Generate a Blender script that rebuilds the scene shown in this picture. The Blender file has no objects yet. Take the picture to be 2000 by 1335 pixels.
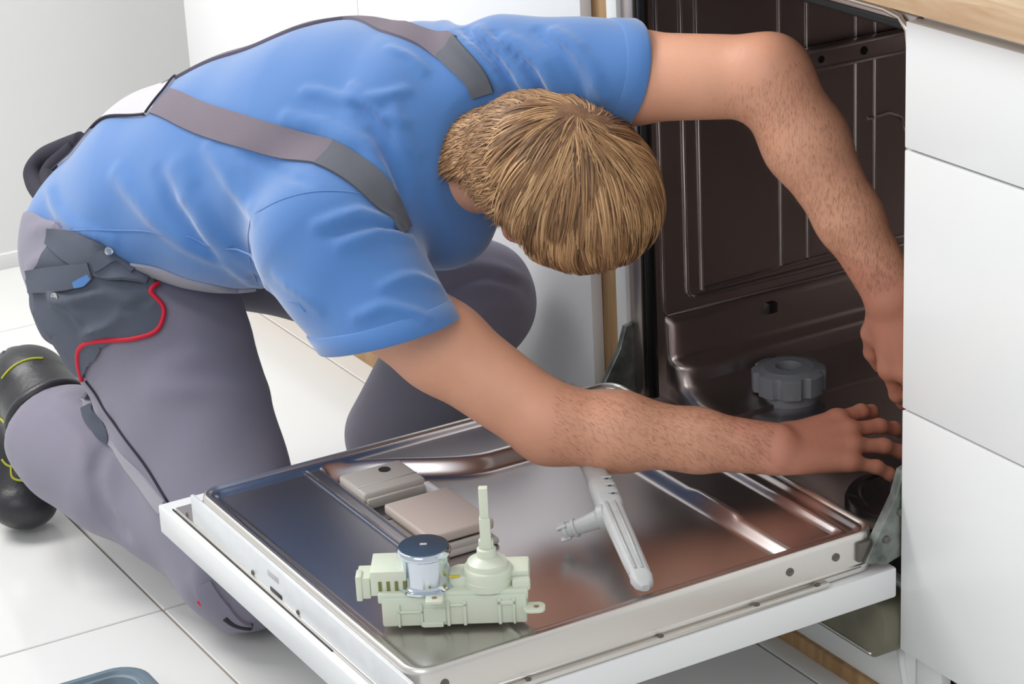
import bpy, bmesh, math, random
import numpy as np
from mathutils import Vector, Matrix
from mathutils.bvhtree import BVHTree

# ------------------------------------------------------------------ camera, world, lights, exposure
scene = bpy.context.scene
COL = scene.collection
cam_data = bpy.data.cameras.new('camera')
cam = bpy.data.objects.new('camera', cam_data)
COL.objects.link(cam)
cam.matrix_world = Matrix(((0.5009047, -0.2855694, 0.81703402, 2.6003),
                           (0.86412281, 0.21828783, -0.45347788, -1.6125),
                           (-0.04884918, 0.93316694, 0.35610844, 1.4852),
                           (0, 0, 0, 1)))
cam_data.sensor_width = 36.0
cam_data.lens = 4717.3 / 2000 * 36.0
cam_data.clip_start = 0.05
cam_data.dof.use_dof = False
scene.camera = cam

world = bpy.data.worlds.new('world')
scene.world = world
world.use_nodes = True
bg = world.node_tree.nodes['Background']
bg.inputs['Color'].default_value = (0.93, 0.96, 1.0, 1)
bg.inputs['Strength'].default_value = 0.68

def area_light(name, loc, target, size, size_y, power, color):
    ld = bpy.data.lights.new(name, 'AREA')
    ld.shape = 'RECTANGLE'; ld.size = size; ld.size_y = size_y
    ld.energy = power; ld.color = color
    lo = bpy.data.objects.new(name, ld); COL.objects.link(lo)
    lo.location = loc
    lo.rotation_euler = (Vector(target) - Vector(loc)).to_track_quat('-Z', 'Y').to_euler()
    return lo
# window daylight from the left behind the man, and the kitchen's softer daylight from the camera side
area_light('window_light', (-1.45, -1.45, 2.45), (-0.2, -0.35, 0.5), 1.3, 1.3, 66, (1.0, 0.985, 0.96))
area_light('room_light', (1.9, -2.6, 2.4), (0.4, -0.2, 0.4), 1.6, 1.2, 20, (1.0, 0.98, 0.95))

vs = scene.view_settings
vs.view_transform = 'Standard'; vs.look = 'None'; vs.gamma = 1.0
vs.use_curve_mapping = False; vs.exposure = 0.0

# ------------------------------------------------------------------ materials
def s2l(c):
    return tuple((v/12.92 if v <= 0.04045 else ((v+0.055)/1.055)**2.4) for v in c)
def rgb(r, g, b): return s2l((r/255, g/255, b/255)) + (1,)

def mat(name, col, rough=0.5, metal=0.0, bump=0.0, bscale=200.0, var=0.0, vscale=8.0, spec=0.5, coat=0.0,
        stretch=None, rvar=0.0, sheen=0.0, sss=0.0, emit=None):
    m = bpy.data.materials.new(name); m.use_nodes = True
    nt = m.node_tree; N = nt.nodes; L = nt.links
    b = N['Principled BSDF']
    b.inputs['Base Color'].default_value = col
    b.inputs['Roughness'].default_value = rough
    b.inputs['Metallic'].default_value = metal
    b.inputs['Specular IOR Level'].default_value = spec
    b.inputs['Coat Weight'].default_value = coat
    if sheen: b.inputs['Sheen Weight'].default_value = sheen
    if sss:
        b.inputs['Subsurface Weight'].default_value = sss
        b.inputs['Subsurface Radius'].default_value = (0.012, 0.004, 0.002)
        b.inputs['Subsurface Scale'].default_value = 1.0
    tc = N.new('ShaderNodeTexCoord'); mp = N.new('ShaderNodeMapping')
    L.new(tc.outputs['Object'], mp.inputs['Vector'])
    if stretch: mp.inputs['Scale'].default_value = stretch
    if var or rvar:
        n = N.new('ShaderNodeTexNoise'); n.inputs['Scale'].default_value = vscale; n.inputs['Detail'].default_value = 5
        L.new(mp.outputs['Vector'], n.inputs['Vector'])
        if var:
            mix = N.new('ShaderNodeMix'); mix.data_type = 'RGBA'
            c1 = tuple(max(0, v*(1-var)) for v in col[:3]) + (1,); c2 = tuple(min(1, v*(1+var)) for v in col[:3]) + (1,)
            mix.inputs[6].default_value = c1; mix.inputs[7].default_value = c2
            rmp = N.new('ShaderNodeMapRange'); rmp.inputs['From Min'].default_value = 0.3; rmp.inputs['From Max'].default_value = 0.7
            L.new(n.outputs['Fac'], rmp.inputs['Value']); L.new(rmp.outputs['Result'], mix.inputs[0])
            L.new(mix.outputs[2], b.inputs['Base Color'])
        if rvar:
            mr = N.new('ShaderNodeMapRange'); mr.inputs['To Min'].default_value = max(0.02, rough-rvar); mr.inputs['To Max'].default_value = rough+rvar
            mr.inputs['From Min'].default_value = 0.3; mr.inputs['From Max'].default_value = 0.7
            L.new(n.outputs['Fac'], mr.inputs['Value']); L.new(mr.outputs['Result'], b.inputs['Roughness'])
    if bump:
        n2 = N.new('ShaderNodeTexNoise'); n2.inputs['Scale'].default_value = bscale; n2.inputs['Detail'].default_value = 3
        L.new(mp.outputs['Vector'], n2.inputs['Vector'])
        bp = N.new('ShaderNodeBump'); bp.inputs['Strength'].default_value = bump; bp.inputs['Distance'].default_value = 0.002
        L.new(n2.outputs['Fac'], bp.inputs['Height']); L.new(bp.outputs['Normal'], b.inputs['Normal'])
    return m

def wood_mat(name, base, dark, stretch):
    m = mat(name, base, rough=0.5)
    nt = m.node_tree; N = nt.nodes; L = nt.links; b = N['Principled BSDF']
    tc = N.new('ShaderNodeTexCoord'); mp = N.new('ShaderNodeMapping'); mp.inputs['Scale'].default_value = stretch
    n = N.new('ShaderNodeTexNoise'); n.inputs['Scale'].default_value = 3.0; n.inputs['Detail'].default_value = 8; n.inputs['Distortion'].default_value = 1.2
    cr = N.new('ShaderNodeValToRGB'); e = cr.color_ramp.elements
    e[0].position = 0.35; e[0].color = dark; e[1].position = 0.62; e[1].color = base
    L.new(tc.outputs['Object'], mp.inputs['Vector']); L.new(mp.outputs['Vector'], n.inputs['Vector'])
    L.new(n.outputs['Fac'], cr.inputs['Fac']); L.new(cr.outputs['Color'], b.inputs['Base Color'])
    return m

M = dict(
    wall=mat('wall_paint', rgb(236, 236, 235), 0.85, bump=0.05, bscale=300),
    cab=mat('white_lacquer', rgb(238, 239, 239), 0.32, coat=0.1),
    cab_edge=mat('grey_edge', rgb(190, 190, 192), 0.5),
    carcass=mat('carcass_white', rgb(225, 225, 225), 0.5),
    tile=mat('floor_tile', rgb(232, 232, 230), 0.14, var=0.02, vscale=2.5, rvar=0.05),
    grout=mat('grout', rgb(150, 138, 126), 0.9),
    oak=wood_mat('oak_worktop', rgb(216, 188, 155), rgb(190, 155, 120), (1.2, 14, 14)),
    edgewood=wood_mat('wood_edge', rgb(186, 150, 105), rgb(160, 122, 80), (14, 14, 1.0)),
    steel=mat('brushed_steel', (0.60, 0.56, 0.56, 1), 0.27, 1.0),
    steel_dark=mat('tub_steel', (0.52, 0.46, 0.44, 1), 0.36, 1.0, rvar=0.06, vscale=5, bump=0.03, bscale=8),
    steel_light=mat('satin_steel', (0.74, 0.71, 0.67, 1), 0.34, 1.0, bump=0.05, bscale=120),
    zinc=mat('worn_zinc', (0.22, 0.24, 0.22, 1), 0.5, 0.8, var=0.5, vscale=40, bump=0.4, bscale=60),
    olive=mat('base_pan_plastic', rgb(108, 105, 88), 0.45, var=0.25, vscale=14),
    white_plastic=mat('white_plastic', rgb(232, 234, 232), 0.4),
    white_plastic_b=mat('door_edge_white', rgb(226, 228, 230), 0.3, var=0.05, vscale=30),
    black=mat('black_rubber', rgb(22, 22, 24), 0.45),
    dark=mat('dark_plastic', rgb(38, 34, 36), 0.28, coat=0.3),
    cap=mat('cap_plastic', rgb(138, 142, 148), 0.5),
    disp=mat('dispenser_plastic', rgb(176, 170, 164), 0.45),
    disp_d=mat('dispenser_lid', rgb(186, 172, 164), 0.5),
    arm=mat('spray_arm_plastic', rgb(190, 192, 192), 0.45, var=0.06, vscale=40),
    valve=mat('valve_plastic', rgb(216, 223, 204), 0.35, spec=0.5, sss=0.15),
    chrome=mat('motor_can', (0.66, 0.72, 0.78, 1), 0.12, 1.0),
    motor_top=mat('motor_top', (0.16, 0.24, 0.30, 1), 0.3, 1.0),
    yellow=mat('yellow_mark', rgb(215, 190, 30), 0.5),
    basin=mat('blue_grey_plastic', rgb(110, 128, 140), 0.35),
    shirt=mat('blue_cotton', rgb(72, 122, 186), 0.85, bump=0.12, bscale=900, sheen=0.6),
    trouser=mat('grey_twill', rgb(133, 129, 145), 0.85, bump=0.15, bscale=900, sheen=0.15),
    trouser_l=mat('grey_twill_light', rgb(160, 158, 168), 0.85, bump=0.15, bscale=900, sheen=0.15),
    pocket=mat('slate_twill', rgb(82, 88, 101), 0.85, bump=0.15, bscale=900),
    red=mat('red_piping', rgb(205, 14, 48), 0.6),
    yoke=mat('yoke_cloth', rgb(196, 194, 202), 0.85, bump=0.15, bscale=900),
    strap=mat('elastic_strap', rgb(118, 109, 120), 0.8, bump=0.3, bscale=700),
    strap_tab=mat('strap_tab', rgb(96, 99, 107), 0.8, bump=0.2, bscale=700),
    navy=mat('dark_waistband', rgb(44, 42, 54), 0.85),
    leather=mat('black_leather', rgb(44, 44, 48), 0.38, bump=0.25, bscale=120),
    sole=mat('grey_sole', rgb(120, 120, 125), 0.7),
    lime=mat('lime_stitching', rgb(176, 178, 50), 0.7),
    metal_dark=mat('dark_screw', rgb(110, 106, 100), 0.4, 0.7),
    snap=mat('snap_button', (0.72, 0.71, 0.68, 1), 0.3, 1.0),
    eye=mat('eye_white', rgb(225, 222, 218), 0.15),
    iris=mat('iris_blue', rgb(70, 90, 110), 0.1),
)

# ------------------------------------------------------------------ object helpers
def link_mesh(name, me, material, parent=None):
    o = bpy.data.objects.new(name, me)
    if material is not None: me.materials.append(material)
    COL.objects.link(o)
    if parent is not None: attach(o, parent)
    return o
def root_loc(o):
    v = Vector(o.get('_base', (0, 0, 0)) if False else ROOTS.get(o.name, (0, 0, 0)))
    return v
ROOTS = {}
def attach(o, parent):
    o.parent = parent
    o.matrix_parent_inverse = Matrix.Translation(-Vector(ROOTS.get(parent.name, (0, 0, 0))))
def thing(name, label, cat, loc, group=None):
    o = bpy.data.objects.new(name, None); COL.objects.link(o)
    o.empty_display_size = 0.05
    o.location = loc; ROOTS[o.name] = tuple(loc)
    o['label'] = label; o['category'] = cat
    if group: o['group'] = group
    return o
def mesh_from(name, verts, faces, material, parent=None, smooth=False):
    me = bpy.data.meshes.new(name)
    me.from_pydata([tuple(v) for v in verts], [], [tuple(f) for f in faces]); me.update()
    if smooth: me.polygons.foreach_set('use_smooth', [True]*len(me.polygons))
    return link_mesh(name, me, material, parent)
def bm_obj(name, bm, material, parent=None, smooth=False, angle=None):
    bmesh.ops.recalc_face_normals(bm, faces=bm.faces)
    me = bpy.data.meshes.new(name); bm.to_mesh(me); bm.free()
    if smooth or angle:
        me.polygons.foreach_set('use_smooth', [True]*len(me.polygons))
        if angle: me.set_sharp_from_angle(angle=math.radians(angle))
    return link_mesh(name, me, material, parent)

def frame(origin, x, z):
    x = Vector(x).normalized(); z = Vector(z).normalized(); y = z.cross(x).normalized(); z = x.cross(y)
    return Matrix(((x.x, y.x, z.x, origin[0]), (x.y, y.y, z.y, origin[1]), (x.z, y.z, z.z, origin[2]), (0, 0, 0, 1)))

def add_box(bm, lo, hi, bev=0.0, seg=2, mx=None):
    r = bmesh.ops.create_cube(bm, size=1.0)
    vs_ = r['verts']
    for v in vs_:
        v.co = Vector([(lo[i]+hi[i])/2 + v.co[i]*(hi[i]-lo[i]) for i in range(3)])
    if bev > 0:
        es = list({e for v in vs_ for e in v.link_edges})
        rr = bmesh.ops.bevel(bm, geom=es, offset=bev, segments=seg, affect='EDGES', profile=0.5)
        vs_ = list({v for f in rr['faces'] for v in f.verts} | {v for v in vs_ if v.is_valid})
    if mx is not None:
        for v in vs_: v.co = mx @ v.co
    return vs_
def box(name, lo, hi, material, parent=None, bev=0.0015, seg=2, mx=None):
    bm = bmesh.new(); add_box(bm, lo, hi, bev, seg, mx)
    return bm_obj(name, bm, material, parent, angle=35)

def add_loft(bm, rings, caps=True, closed=False):
    """rings: list of lists of points with equal count"""
    R = [[bm.verts.new(p) for p in ring] for ring in rings]
    n = len(R[0]); m = len(R)
    for i in range(m if closed else m-1):
        a = R[i]; b = R[(i+1) % m]
        for j in range(n):
            bm.faces.new((a[j], a[(j+1) % n], b[(j+1) % n], b[j]))
    if caps and not closed:
        bm.faces.new(list(reversed(R[0]))); bm.faces.new(R[-1])
    return R
def add_lathe(bm, prof, seg=32, mx=None):
    """prof: list of (r, z)"""
    mx = mx or Matrix.Identity(4)
    rings = [[mx @ Vector((max(r, 1e-5)*math.cos(2*math.pi*k/seg), max(r, 1e-5)*math.sin(2*math.pi*k/seg), z)) for k in range(seg)] for r, z in prof]
    add_loft(bm, rings, True)
def lathe(name, prof, material, parent=None, mx=None, seg=32, angle=35):
    bm = bmesh.new(); add_lathe(bm, prof, seg, mx)
    return bm_obj(name, bm, material, parent, angle=angle)
def add_prism(bm, poly, z0, z1, mx=None, bev=0):
    mx = mx or Matrix.Identity(4)
    if bev:
        ins = inset_poly(poly, bev)
        rings = [[mx @ Vector((x, y, z0)) for x, y in poly], [mx @ Vector((x, y, z1-bev)) for x, y in poly], [mx @ Vector((x, y, z1)) for x, y in ins]]
    else:
        rings = [[mx @ Vector((x, y, z)) for x, y in poly] for z in (z0, z1)]
    add_loft(bm, rings)
def inset_poly(poly, d):
    n = len(poly); out = []
    A = sum(poly[i][0]*poly[(i+1) % n][1]-poly[(i+1) % n][0]*poly[i][1] for i in range(n))
    s = 1 if A > 0 else -1
    for i in range(n):
        p0 = Vector(poly[i-1]); p1 = Vector(poly[i]); p2 = Vector(poly[(i+1) % n])
        e1 = (p1-p0).normalized(); e2 = (p2-p1).normalized()
        n1 = Vector((-e1.y, e1.x))*s; n2 = Vector((-e2.y, e2.x))*s
        b = (n1+n2); k = b.length_squared
        out.append(tuple(p1 + (b*(2/k) if k > 0.1 else n1)*d))
    return out
def prism(name, poly, z0, z1, material, parent=None, mx=None, bev=0, angle=35):
    bm = bmesh.new(); add_prism(bm, poly, z0, z1, mx, bev)
    return bm_obj(name, bm, material, parent, angle=angle)
def round_rect(x0, y0, x1, y1, r, seg=6):
    out = []
    for cx, cy, a0 in ((x1-r, y1-r, 0), (x0+r, y1-r, 90), (x0+r, y0+r, 180), (x1-r, y0+r, 270)):
        for k in range(seg+1):
            a = math.radians(a0 + 90*k/seg); out.append((cx+r*math.cos(a), cy+r*math.sin(a)))
    return out
def catmull(P, sub=6):
    P = [np.array(p, float) for p in P]
    if len(P) < 3 or sub <= 1: return [Vector(p) for p in P]
    Q = [2*P[0]-P[1]] + P + [2*P[-1]-P[-2]]; out = []
    for i in range(1, len(Q)-2):
        for k in range(sub):
            t = k/sub; a, b, c, d_ = Q[i-1], Q[i], Q[i+1], Q[i+2]
            out.append(Vector(0.5*((2*b)+(-a+c)*t+(2*a-5*b+4*c-d_)*t*t+(-a+3*b-3*c+d_)*t**3)))
    out.append(Vector(P[-1])); return out
def add_tube(bm, pts, rad, seg=10, caps=True):
    pts = [Vector(p) for p in pts]; n = len(pts)
    rs = rad if isinstance(rad, (list, tuple)) else [rad]*n
    t0 = (pts[1]-pts[0]).normalized()
    u = t0.orthogonal().normalized(); rings = []
    for i, p in enumerate(pts):
        t = (pts[min(i+1, n-1)]-pts[max(i-1, 0)]).normalized()
        u = (u - t*u.dot(t)).normalized(); v = t.cross(u)
        rings.append([p + (u*math.cos(2*math.pi*k/seg)+v*math.sin(2*math.pi*k/seg))*rs[i] for k in range(seg)])
    add_loft(bm, rings, caps)
def tube(name, pts, rad, material, parent=None, seg=10, sub=1):
    bm = bmesh.new(); add_tube(bm, catmull(pts, sub) if sub > 1 else pts, rad, seg)
    return bm_obj(name, bm, material, parent, smooth=True)
# ------------------------------------------------------------------ the room
def struct(o, label=None):
    o['kind'] = 'structure'
    if label: o['label'] = label
    return o
floor = struct(box('floor', (-1.76, -2.4, -0.06), (2.4, 0.62, -0.003), M['grout'], bev=0))
TP = dict()
for i in range(-2, 3):
    for j in range(-4, 3):
        x0 = -0.216 + 1.2*i; y0 = -0.613 + 0.6*j
        x1 = x0+1.2; y1 = y0+0.6
        cx0, cx1 = max(x0, -1.757)+0.0016, min(x1, 2.39)-0.0016; cy0, cy1 = max(y0, -2.39)+0.0016, min(y1, 0.61)-0.0016
        if cx1-cx0 < 0.02 or cy1-cy0 < 0.02: continue
        t = box('tile', (cx0, cy0, -0.012), (cx1, cy1, 0.0), M['tile'], floor, bev=0.0012, seg=1)
struct(box('wall_left', (-1.86, -2.4, 0), (-1.76, 0.72, 2.4), M['wall'], bev=0))
struct(box('wall_back', (-1.76, 0.62, 0), (2.4, 0.72, 2.4), M['wall'], bev=0))
struct(box('baseboard_left', (-1.76, -2.4, 0), (-1.75, 0.62, 0.03), M['wall'], bev=0.001))

# kitchen units -----------------------------------------------------
# left base cabinet
lc = thing('base_cabinet', 'white base cabinet with plain doors left of the dishwasher, behind the man', 'cabinet', (-0.75, 0.3, 0))
box('body', (-1.46, 0.019, 0.107), (-0.078, 0.60, 0.866), M['carcass'], lc)
box('door', (-0.7435, 0.0, 0.107), (-0.074, 0.018, 0.866), M['cab'], lc, bev=0.001)
box('door', (-1.469, 0.0, 0.107), (-0.745, 0.018, 0.866), M['cab'], lc, bev=0.001)
o = box('end_panel', (-0.0765, 0.0185, 0.0), (-0.028, 0.58, 0.866), M['edgewood'], lc, bev=0.001); o['label'] = 'wood-coloured upright end panel edge'
o = box('plinth', (-1.46, 0.028, 0.0), (-0.074, 0.044, 0.106), M['edgewood'], lc, bev=0.001); o['label'] = 'wood-coloured kickboard'
# drawer cabinet on the right
rc = thing('drawer_cabinet', 'white cabinet with three plain drawer fronts right of the dishwasher', 'cabinet', (1.0, 0.3, 0))
box('body', (0.603, 0.021, 0.107), (1.40, 0.60, 0.866), M['carcass'], rc)
for z0, z1 in ((0.107, 0.4130), (0.4160, 0.7205), (0.7235, 0.8640)):
    box('drawer_front', (0.600, 0.0, z0), (1.40, 0.019, z1), M['cab'], rc, bev=0.0012)
o = box('plinth', (0.66, 0.05, 0.0), (1.40, 0.066, 0.106), mat('plinth_board', rgb(206, 200, 193), 0.6, var=0.05, vscale=6, stretch=(30, 1, 1)), rc, bev=0.001)
box('plinth_return', (0.601, 0.024, 0.0), (0.647, 0.040, 0.106), M['white_plastic'], rc, bev=0.003)
box('plinth_joint', (0.648, 0.049, 0.0), (0.660, 0.066, 0.106), M['white_plastic'], rc, bev=0.001)
o = box('plinth_edge', (0.66, 0.046, 0.0), (1.40, 0.05, 0.022), M['edgewood'], rc, bev=0.0005)
# worktop
wt = box('worktop', (-1.47, -0.03, 0.884), (2.3, 0.61, 0.922), M['oak'], None, bev=0.002)
wt['label'] = 'pale oak worktop running over the drawer cabinet and dishwasher'; wt['category'] = 'countertop'
box('batten', (-1.46, 0.02, 0.866), (1.40, 0.60, 0.8842), M['carcass'], wt, bev=0)
# ------------------------------------------------------------------ the dishwasher
dw = thing('dishwasher', 'open built-in dishwasher with steel tub and white-fronted door folded down', 'dishwasher', (0.3, 0.3, 0.0))
X0, X1 = 0.03, 0.592           # tub walls (inside faces)
YB = 0.57; ZT = 0.850; ZF = 0.225
def ridge(bm, P, w, h, nrm, seg=6):
    """raised bead along a path on a wall; nrm = outward direction"""
    P = [Vector(p) for p in P]; N_ = Vector(nrm); n = len(P); rings = []
    for i, p in enumerate(P):
        t = (P[min(i+1, n-1)]-P[max(i-1, 0)]).normalized(); s = t.cross(N_).normalized()
        ring = [p + s*(w*math.cos(math.pi*k/seg)) + N_*(h*math.sin(math.pi*k/seg)) for k in range(seg+1)]
        ring += [p - s*w*0.9 - N_*0.002, p + s*w*0.9 - N_*0.002]
        rings.append(ring)
    add_loft(bm, rings)
def arc(c, r, a0, a1, n=6, axes=((0, 1, 0), (0, 0, 1))):
    u, v = Vector(axes[0]), Vector(axes[1]); c = Vector(c)
    return [c + u*r*math.cos(math.radians(a0+(a1-a0)*k/n)) + v*r*math.sin(math.radians(a0+(a1-a0)*k/n)) for k in range(n+1)]
# tub walls
bm = bmesh.new()
add_box(bm, (X0-0.006, 0.03, ZF), (X0, YB, ZT))
add_box(bm, (X0, YB, ZF), (X1, YB+0.006, ZT))
add_box(bm, (X0, 0.03, ZT), (X1, YB, ZT+0.006))
add_box(bm, (X1, 0.03, ZF), (X1+0.005, YB, ZT))
tub = bm_obj('tub', bm, M['steel_dark'], dw)
# stepped ledge running low along the side wall
bm = bmesh.new()
prof = [(0.0, 0.345), (0.004, 0.342), (0.010, 0.334), (0.011, 0.292), (0.015, 0.284), (0.030, 0.280), (0.034, 0.274), (0.035, 0.255), (0.050, 0.246), (0.075, 0.238), (0.11, 0.229), (0.11, ZF-0.004), (0.0, ZF-0.004)]
ys = [0.052, 0.056, 0.064, 0.08, 0.2, 0.4, YB-0.001]
ks = [0.2, 0.7, 0.93, 1, 1, 1, 1]
add_loft(bm, [[Vector((X0 + dx*(k if dx > 0 else 1), y, z)) for dx, z in prof] for y, k in zip(ys, ks)])
bm_obj('side_ledge', bm, M['steel_dark'], tub, angle=50)
# pressed bead work on the side wall
bm = bmesh.new()
xw = X0
loop1 = [Vector((xw, 0.088, 0.845))] + [Vector((xw, 0.088, 0.5))] + arc((xw, 0.103, 0.378), 0.015, 180, 270) + [Vector((xw, 0.3, 0.363)), Vector((xw, YB, 0.363))]
ridge(bm, loop1, 0.0035, 0.004, (1, 0, 0))
for y, z0 in ((0.112, 0.372), (0.2445, 0.378), (0.290, 0.38), (0.373, 0.385), (0.406, 0.385)):
    ridge(bm, [Vector((xw, y, 0.84)), Vector((xw, y, 0.6)), Vector((xw, y, z0))], 0.0028, 0.0042, (1, 0, 0))
ridge(bm, [Vector((xw, 0.115, 0.372)), Vector((xw, 0.3, 0.376)), Vector((xw, YB, 0.376))], 0.003, 0.003, (1, 0, 0))
ridge(bm, [Vector((xw, 0.05, 0.84)), Vector((xw, 0.05, 0.352)), Vector((xw, 0.055, 0.346)), Vector((xw, 0.3, 0.346)), Vector((xw, YB, 0.346))], 0.003, 0.0035, (1, 0, 0))
ridge(bm, [Vector((xw, 0.395, 0.56)), Vector((xw, 0.43, 0.562)), Vector((xw, 0.452, 0.552)), Vector((xw, 0.462, 0.53)), Vector((xw, 0.463, 0.50))], 0.003, 0.003, (1, 0, 0))
bm_obj('wall_beading', bm, mat('bead_steel', (0.55, 0.52, 0.5, 1), 0.22, 1.0), tub, angle=60)
# tub floor
bm = bmesh.new(); nx, ny = 44, 44
V = [[None]*(ny+1) for _ in range(nx+1)]
for i in range(nx+1):
    for j in range(ny+1):
        x = X0+(X1-X0)*i/nx; y = 0.005+(YB-0.005)*j/ny
        dd = math.hypot(x-0.43, y-0.13)
        z = ZF + 0.012*min(1, max(0, (0.05-y)/0.045)) - 0.018*math.exp(-(dd/0.10)**4) + 0.003*math.sin(x*38+y*22)*math.exp(-((y-0.03)/0.03)**2)
        V[i][j] = bm.verts.new((x, y, z))
for i in range(nx):
    for j in range(ny): bm.faces.new((V[i][j], V[i+1][j], V[i+1][j+1], V[i][j+1]))
bm_obj('tub_floor', bm, M['steel'], dw, smooth=True)
# rack rail, with stamped holes
rl = box('rack_rail', (X0+0.004, 0.16, 0.648), (X0+0.020, 0.53, 0.680), M['steel_dark'], dw, bev=0.003)
bm = bmesh.new(); ridge(bm, [(X0+0.02, 0.16, 0.677), (X0+0.02, 0.53, 0.677)], 0.0025, 0.003, (1, 0, 0)); ridge(bm, [(X0+0.02, 0.16, 0.651), (X0+0.02, 0.53, 0.651)], 0.0025, 0.003, (1, 0, 0))
bm_obj('rail_lip', bm, M['steel_light'], rl, smooth=True)
for y, z, r in ((0.372, 0.664, 0.006), (0.449, 0.664, 0.006), (0.30, 0.664, 0.005)):
    lathe('rail_hole', [(r, 0), (r, 0.0008), (r*0.5, 0.001)], M['black'], rl, mx=frame((X0+0.0201, y, z), (0, 1, 0), (1, 0, 0)), seg=14)
# little clip on the lower side wall
box('rack_stop', (X0, 0.21, 0.318), (X0+0.020, 0.226, 0.334), M['dark'], dw, bev=0.003)
box('inlet_grille', (X0+0.008, 0.155, 0.25), (X0+0.014, 0.205, 0.278), M['dark'], dw, bev=0.003)
# front frame of the machine: side strips, gasket, top rail
box('side_strip', (-0.0262, 0.010, 0.10), (-0.0005, 0.03, 0.862), M['white_plastic'], dw, bev=0.002)
box('body_side', (-0.0045, 0.031, 0.03), (0.0, 0.585, 0.862), M['cab_edge'], dw, bev=0.001)
o = box('front_frame', (0.0, 0.016, 0.22), (0.0285, 0.034, 0.862), M['steel_dark'], dw, bev=0.002)
tube('gasket', [(0.040, 0.024, 0.24), (0.040, 0.024, 0.82), (0.045, 0.024, 0.842), (0.06, 0.024, 0.852), (0.58, 0.024, 0.852)], 0.0075, M['black'], dw, seg=8)
tube('top_frame', [(0.03, 0.012, 0.869), (0.30, 0.012, 0.868), (0.550, 0.012, 0.866), (0.575, 0.012, 0.862), (0.588, 0.012, 0.850), (0.592, 0.012, 0.825), (0.592, 0.012, 0.60)], 0.0035, M['steel_light'], dw, seg=8)
box('top_strip', (0.0, 0.016, 0.857), (0.598, 0.10, 0.8655), M['steel_dark'], dw, bev=0.001)
# round regeneration-salt cap with scalloped grip
cxy = (0.124, 0.188)
mxc = Matrix.Translation((cxy[0], cxy[1], 0))
bm = bmesh.new()
def cogring(r, z, notch, n=64, lobes=8):
    out = []
    for k in range(n):
        a = 2*math.pi*k/n; ph = (k*lobes/n) % 1
        rr = r - (notch if ph > 0.72 else 0)
        out.append(mxc @ Vector((rr*math.cos(a), rr*math.sin(a), z)))
    return out
add_loft(bm, [cogring(0.040, 0.222, 0.0), cogring(0.040, 0.240, 0.0), cogring(0.050, 0.240, 0.005), cogring(0.0505, 0.266, 0.005), cogring(0.048, 0.2685, 0.004),
              cogring(0.036, 0.2700, 0), cogring(0.0345, 0.2715, 0), cogring(0.018, 0.2722, 0), cogring(0.0165, 0.2700, 0), cogring(0.0160, 0.258, 0)])
cap_o = bm_obj('salt_cap', bm, M['cap'], dw, angle=40); cap_o['label'] = 'grey scalloped round screw cap with a dark centre hole'
lathe('cap_hole', [(0.0158, 0.2582), (0.0158, 0.2592), (0.002, 0.2594)], M['black'], cap_o, mx=mxc, seg=24)
# round filter the right hand rests on
fm = Matrix.Translation((0.478, 0.115, 0))
fl = lathe('filter', [(0.082, 0.214), (0.082, 0.228), (0.079, 0.233), (0.066, 0.236), (0.062, 0.234), (0.050, 0.239), (0.030, 0.240), (0.027, 0.255), (0.018, 0.257), (0.001, 0.257)], M['dark'], dw, mx=fm, seg=48)
fl['label'] = 'round black filter insert under the right hand'
# hinges
def hinge(x0, x1):
    P = [(-0.050, 0.232), (-0.040, 0.250), (-0.006, 0.305), (0.004, 0.335), (0.016, 0.338), (0.022, 0.30), (0.020, 0.232), (-0.02, 0.222)]
    mx = Matrix(((0, 0, 1, 0), (1, 0, 0, 0), (0, 1, 0, 0), (0, 0, 0, 1)))
    return prism('hinge', P, x0, x1, M['zinc'], dw, mx=mx, bev=0.0012)
h1 = hinge(-0.002, 0.006); h2 = hinge(0.586, 0.598)
for (y, z) in ((-0.02, 0.255), (0.0, 0.285)):
    lathe('rivet', [(0.005, 0), (0.0045, 0.002), (0.001, 0.003)], M['metal_dark'], h2, mx=frame((0.598, y, z), (0, 1, 0), (1, 0, 0)), seg=12)
box('hinge_block', (0.580, -0.056, 0.232), (0.5935, -0.036, 0.258), M['metal_dark'], h2, bev=0.003)
# lower part of the machine behind the door
box('kick_panel', (0.02, 0.024, 0.02), (0.5985, 0.040, 0.175), M['white_plastic'], dw, bev=0.003)
o = box('wood_strip', (0.02, 0.018, 0.0), (0.5985, 0.040, 0.0205), M['edgewood'], dw, bev=0.001); o['label'] = 'wood-coloured edge strip at the floor'
pl = prism('base_pan', round_rect(0.30, 0.092, 0.5985, 0.17, 0.03), -0.022, 0.0235, M['olive'], dw, mx=Matrix(((1, 0, 0, 0), (0, 0, 1, 0), (0, 1, 0, 0), (0, 0, 0, 1))), bev=0.002)
pl['label'] = 'olive-grey metal pan under the door hinge'
ppts = [Vector((x, -0.0225, z)) for x, z in inset_poly(round_rect(0.30, 0.092, 0.5985, 0.17, 0.03), 0.004)]
tube('pan_lip', ppts[14:22][::1] + [Vector((0.575, -0.0225, 0.0965))], 0.0018, M['steel_light'], pl, seg=6)
tube('kick_panel_bead', [(0.570, 0.0225, 0.10), (0.578, 0.0225, 0.07), (0.588, 0.0225, 0.03), (0.592, 0.0225, 0.022)], 0.005, M['white_plastic'], dw, seg=8)

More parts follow.
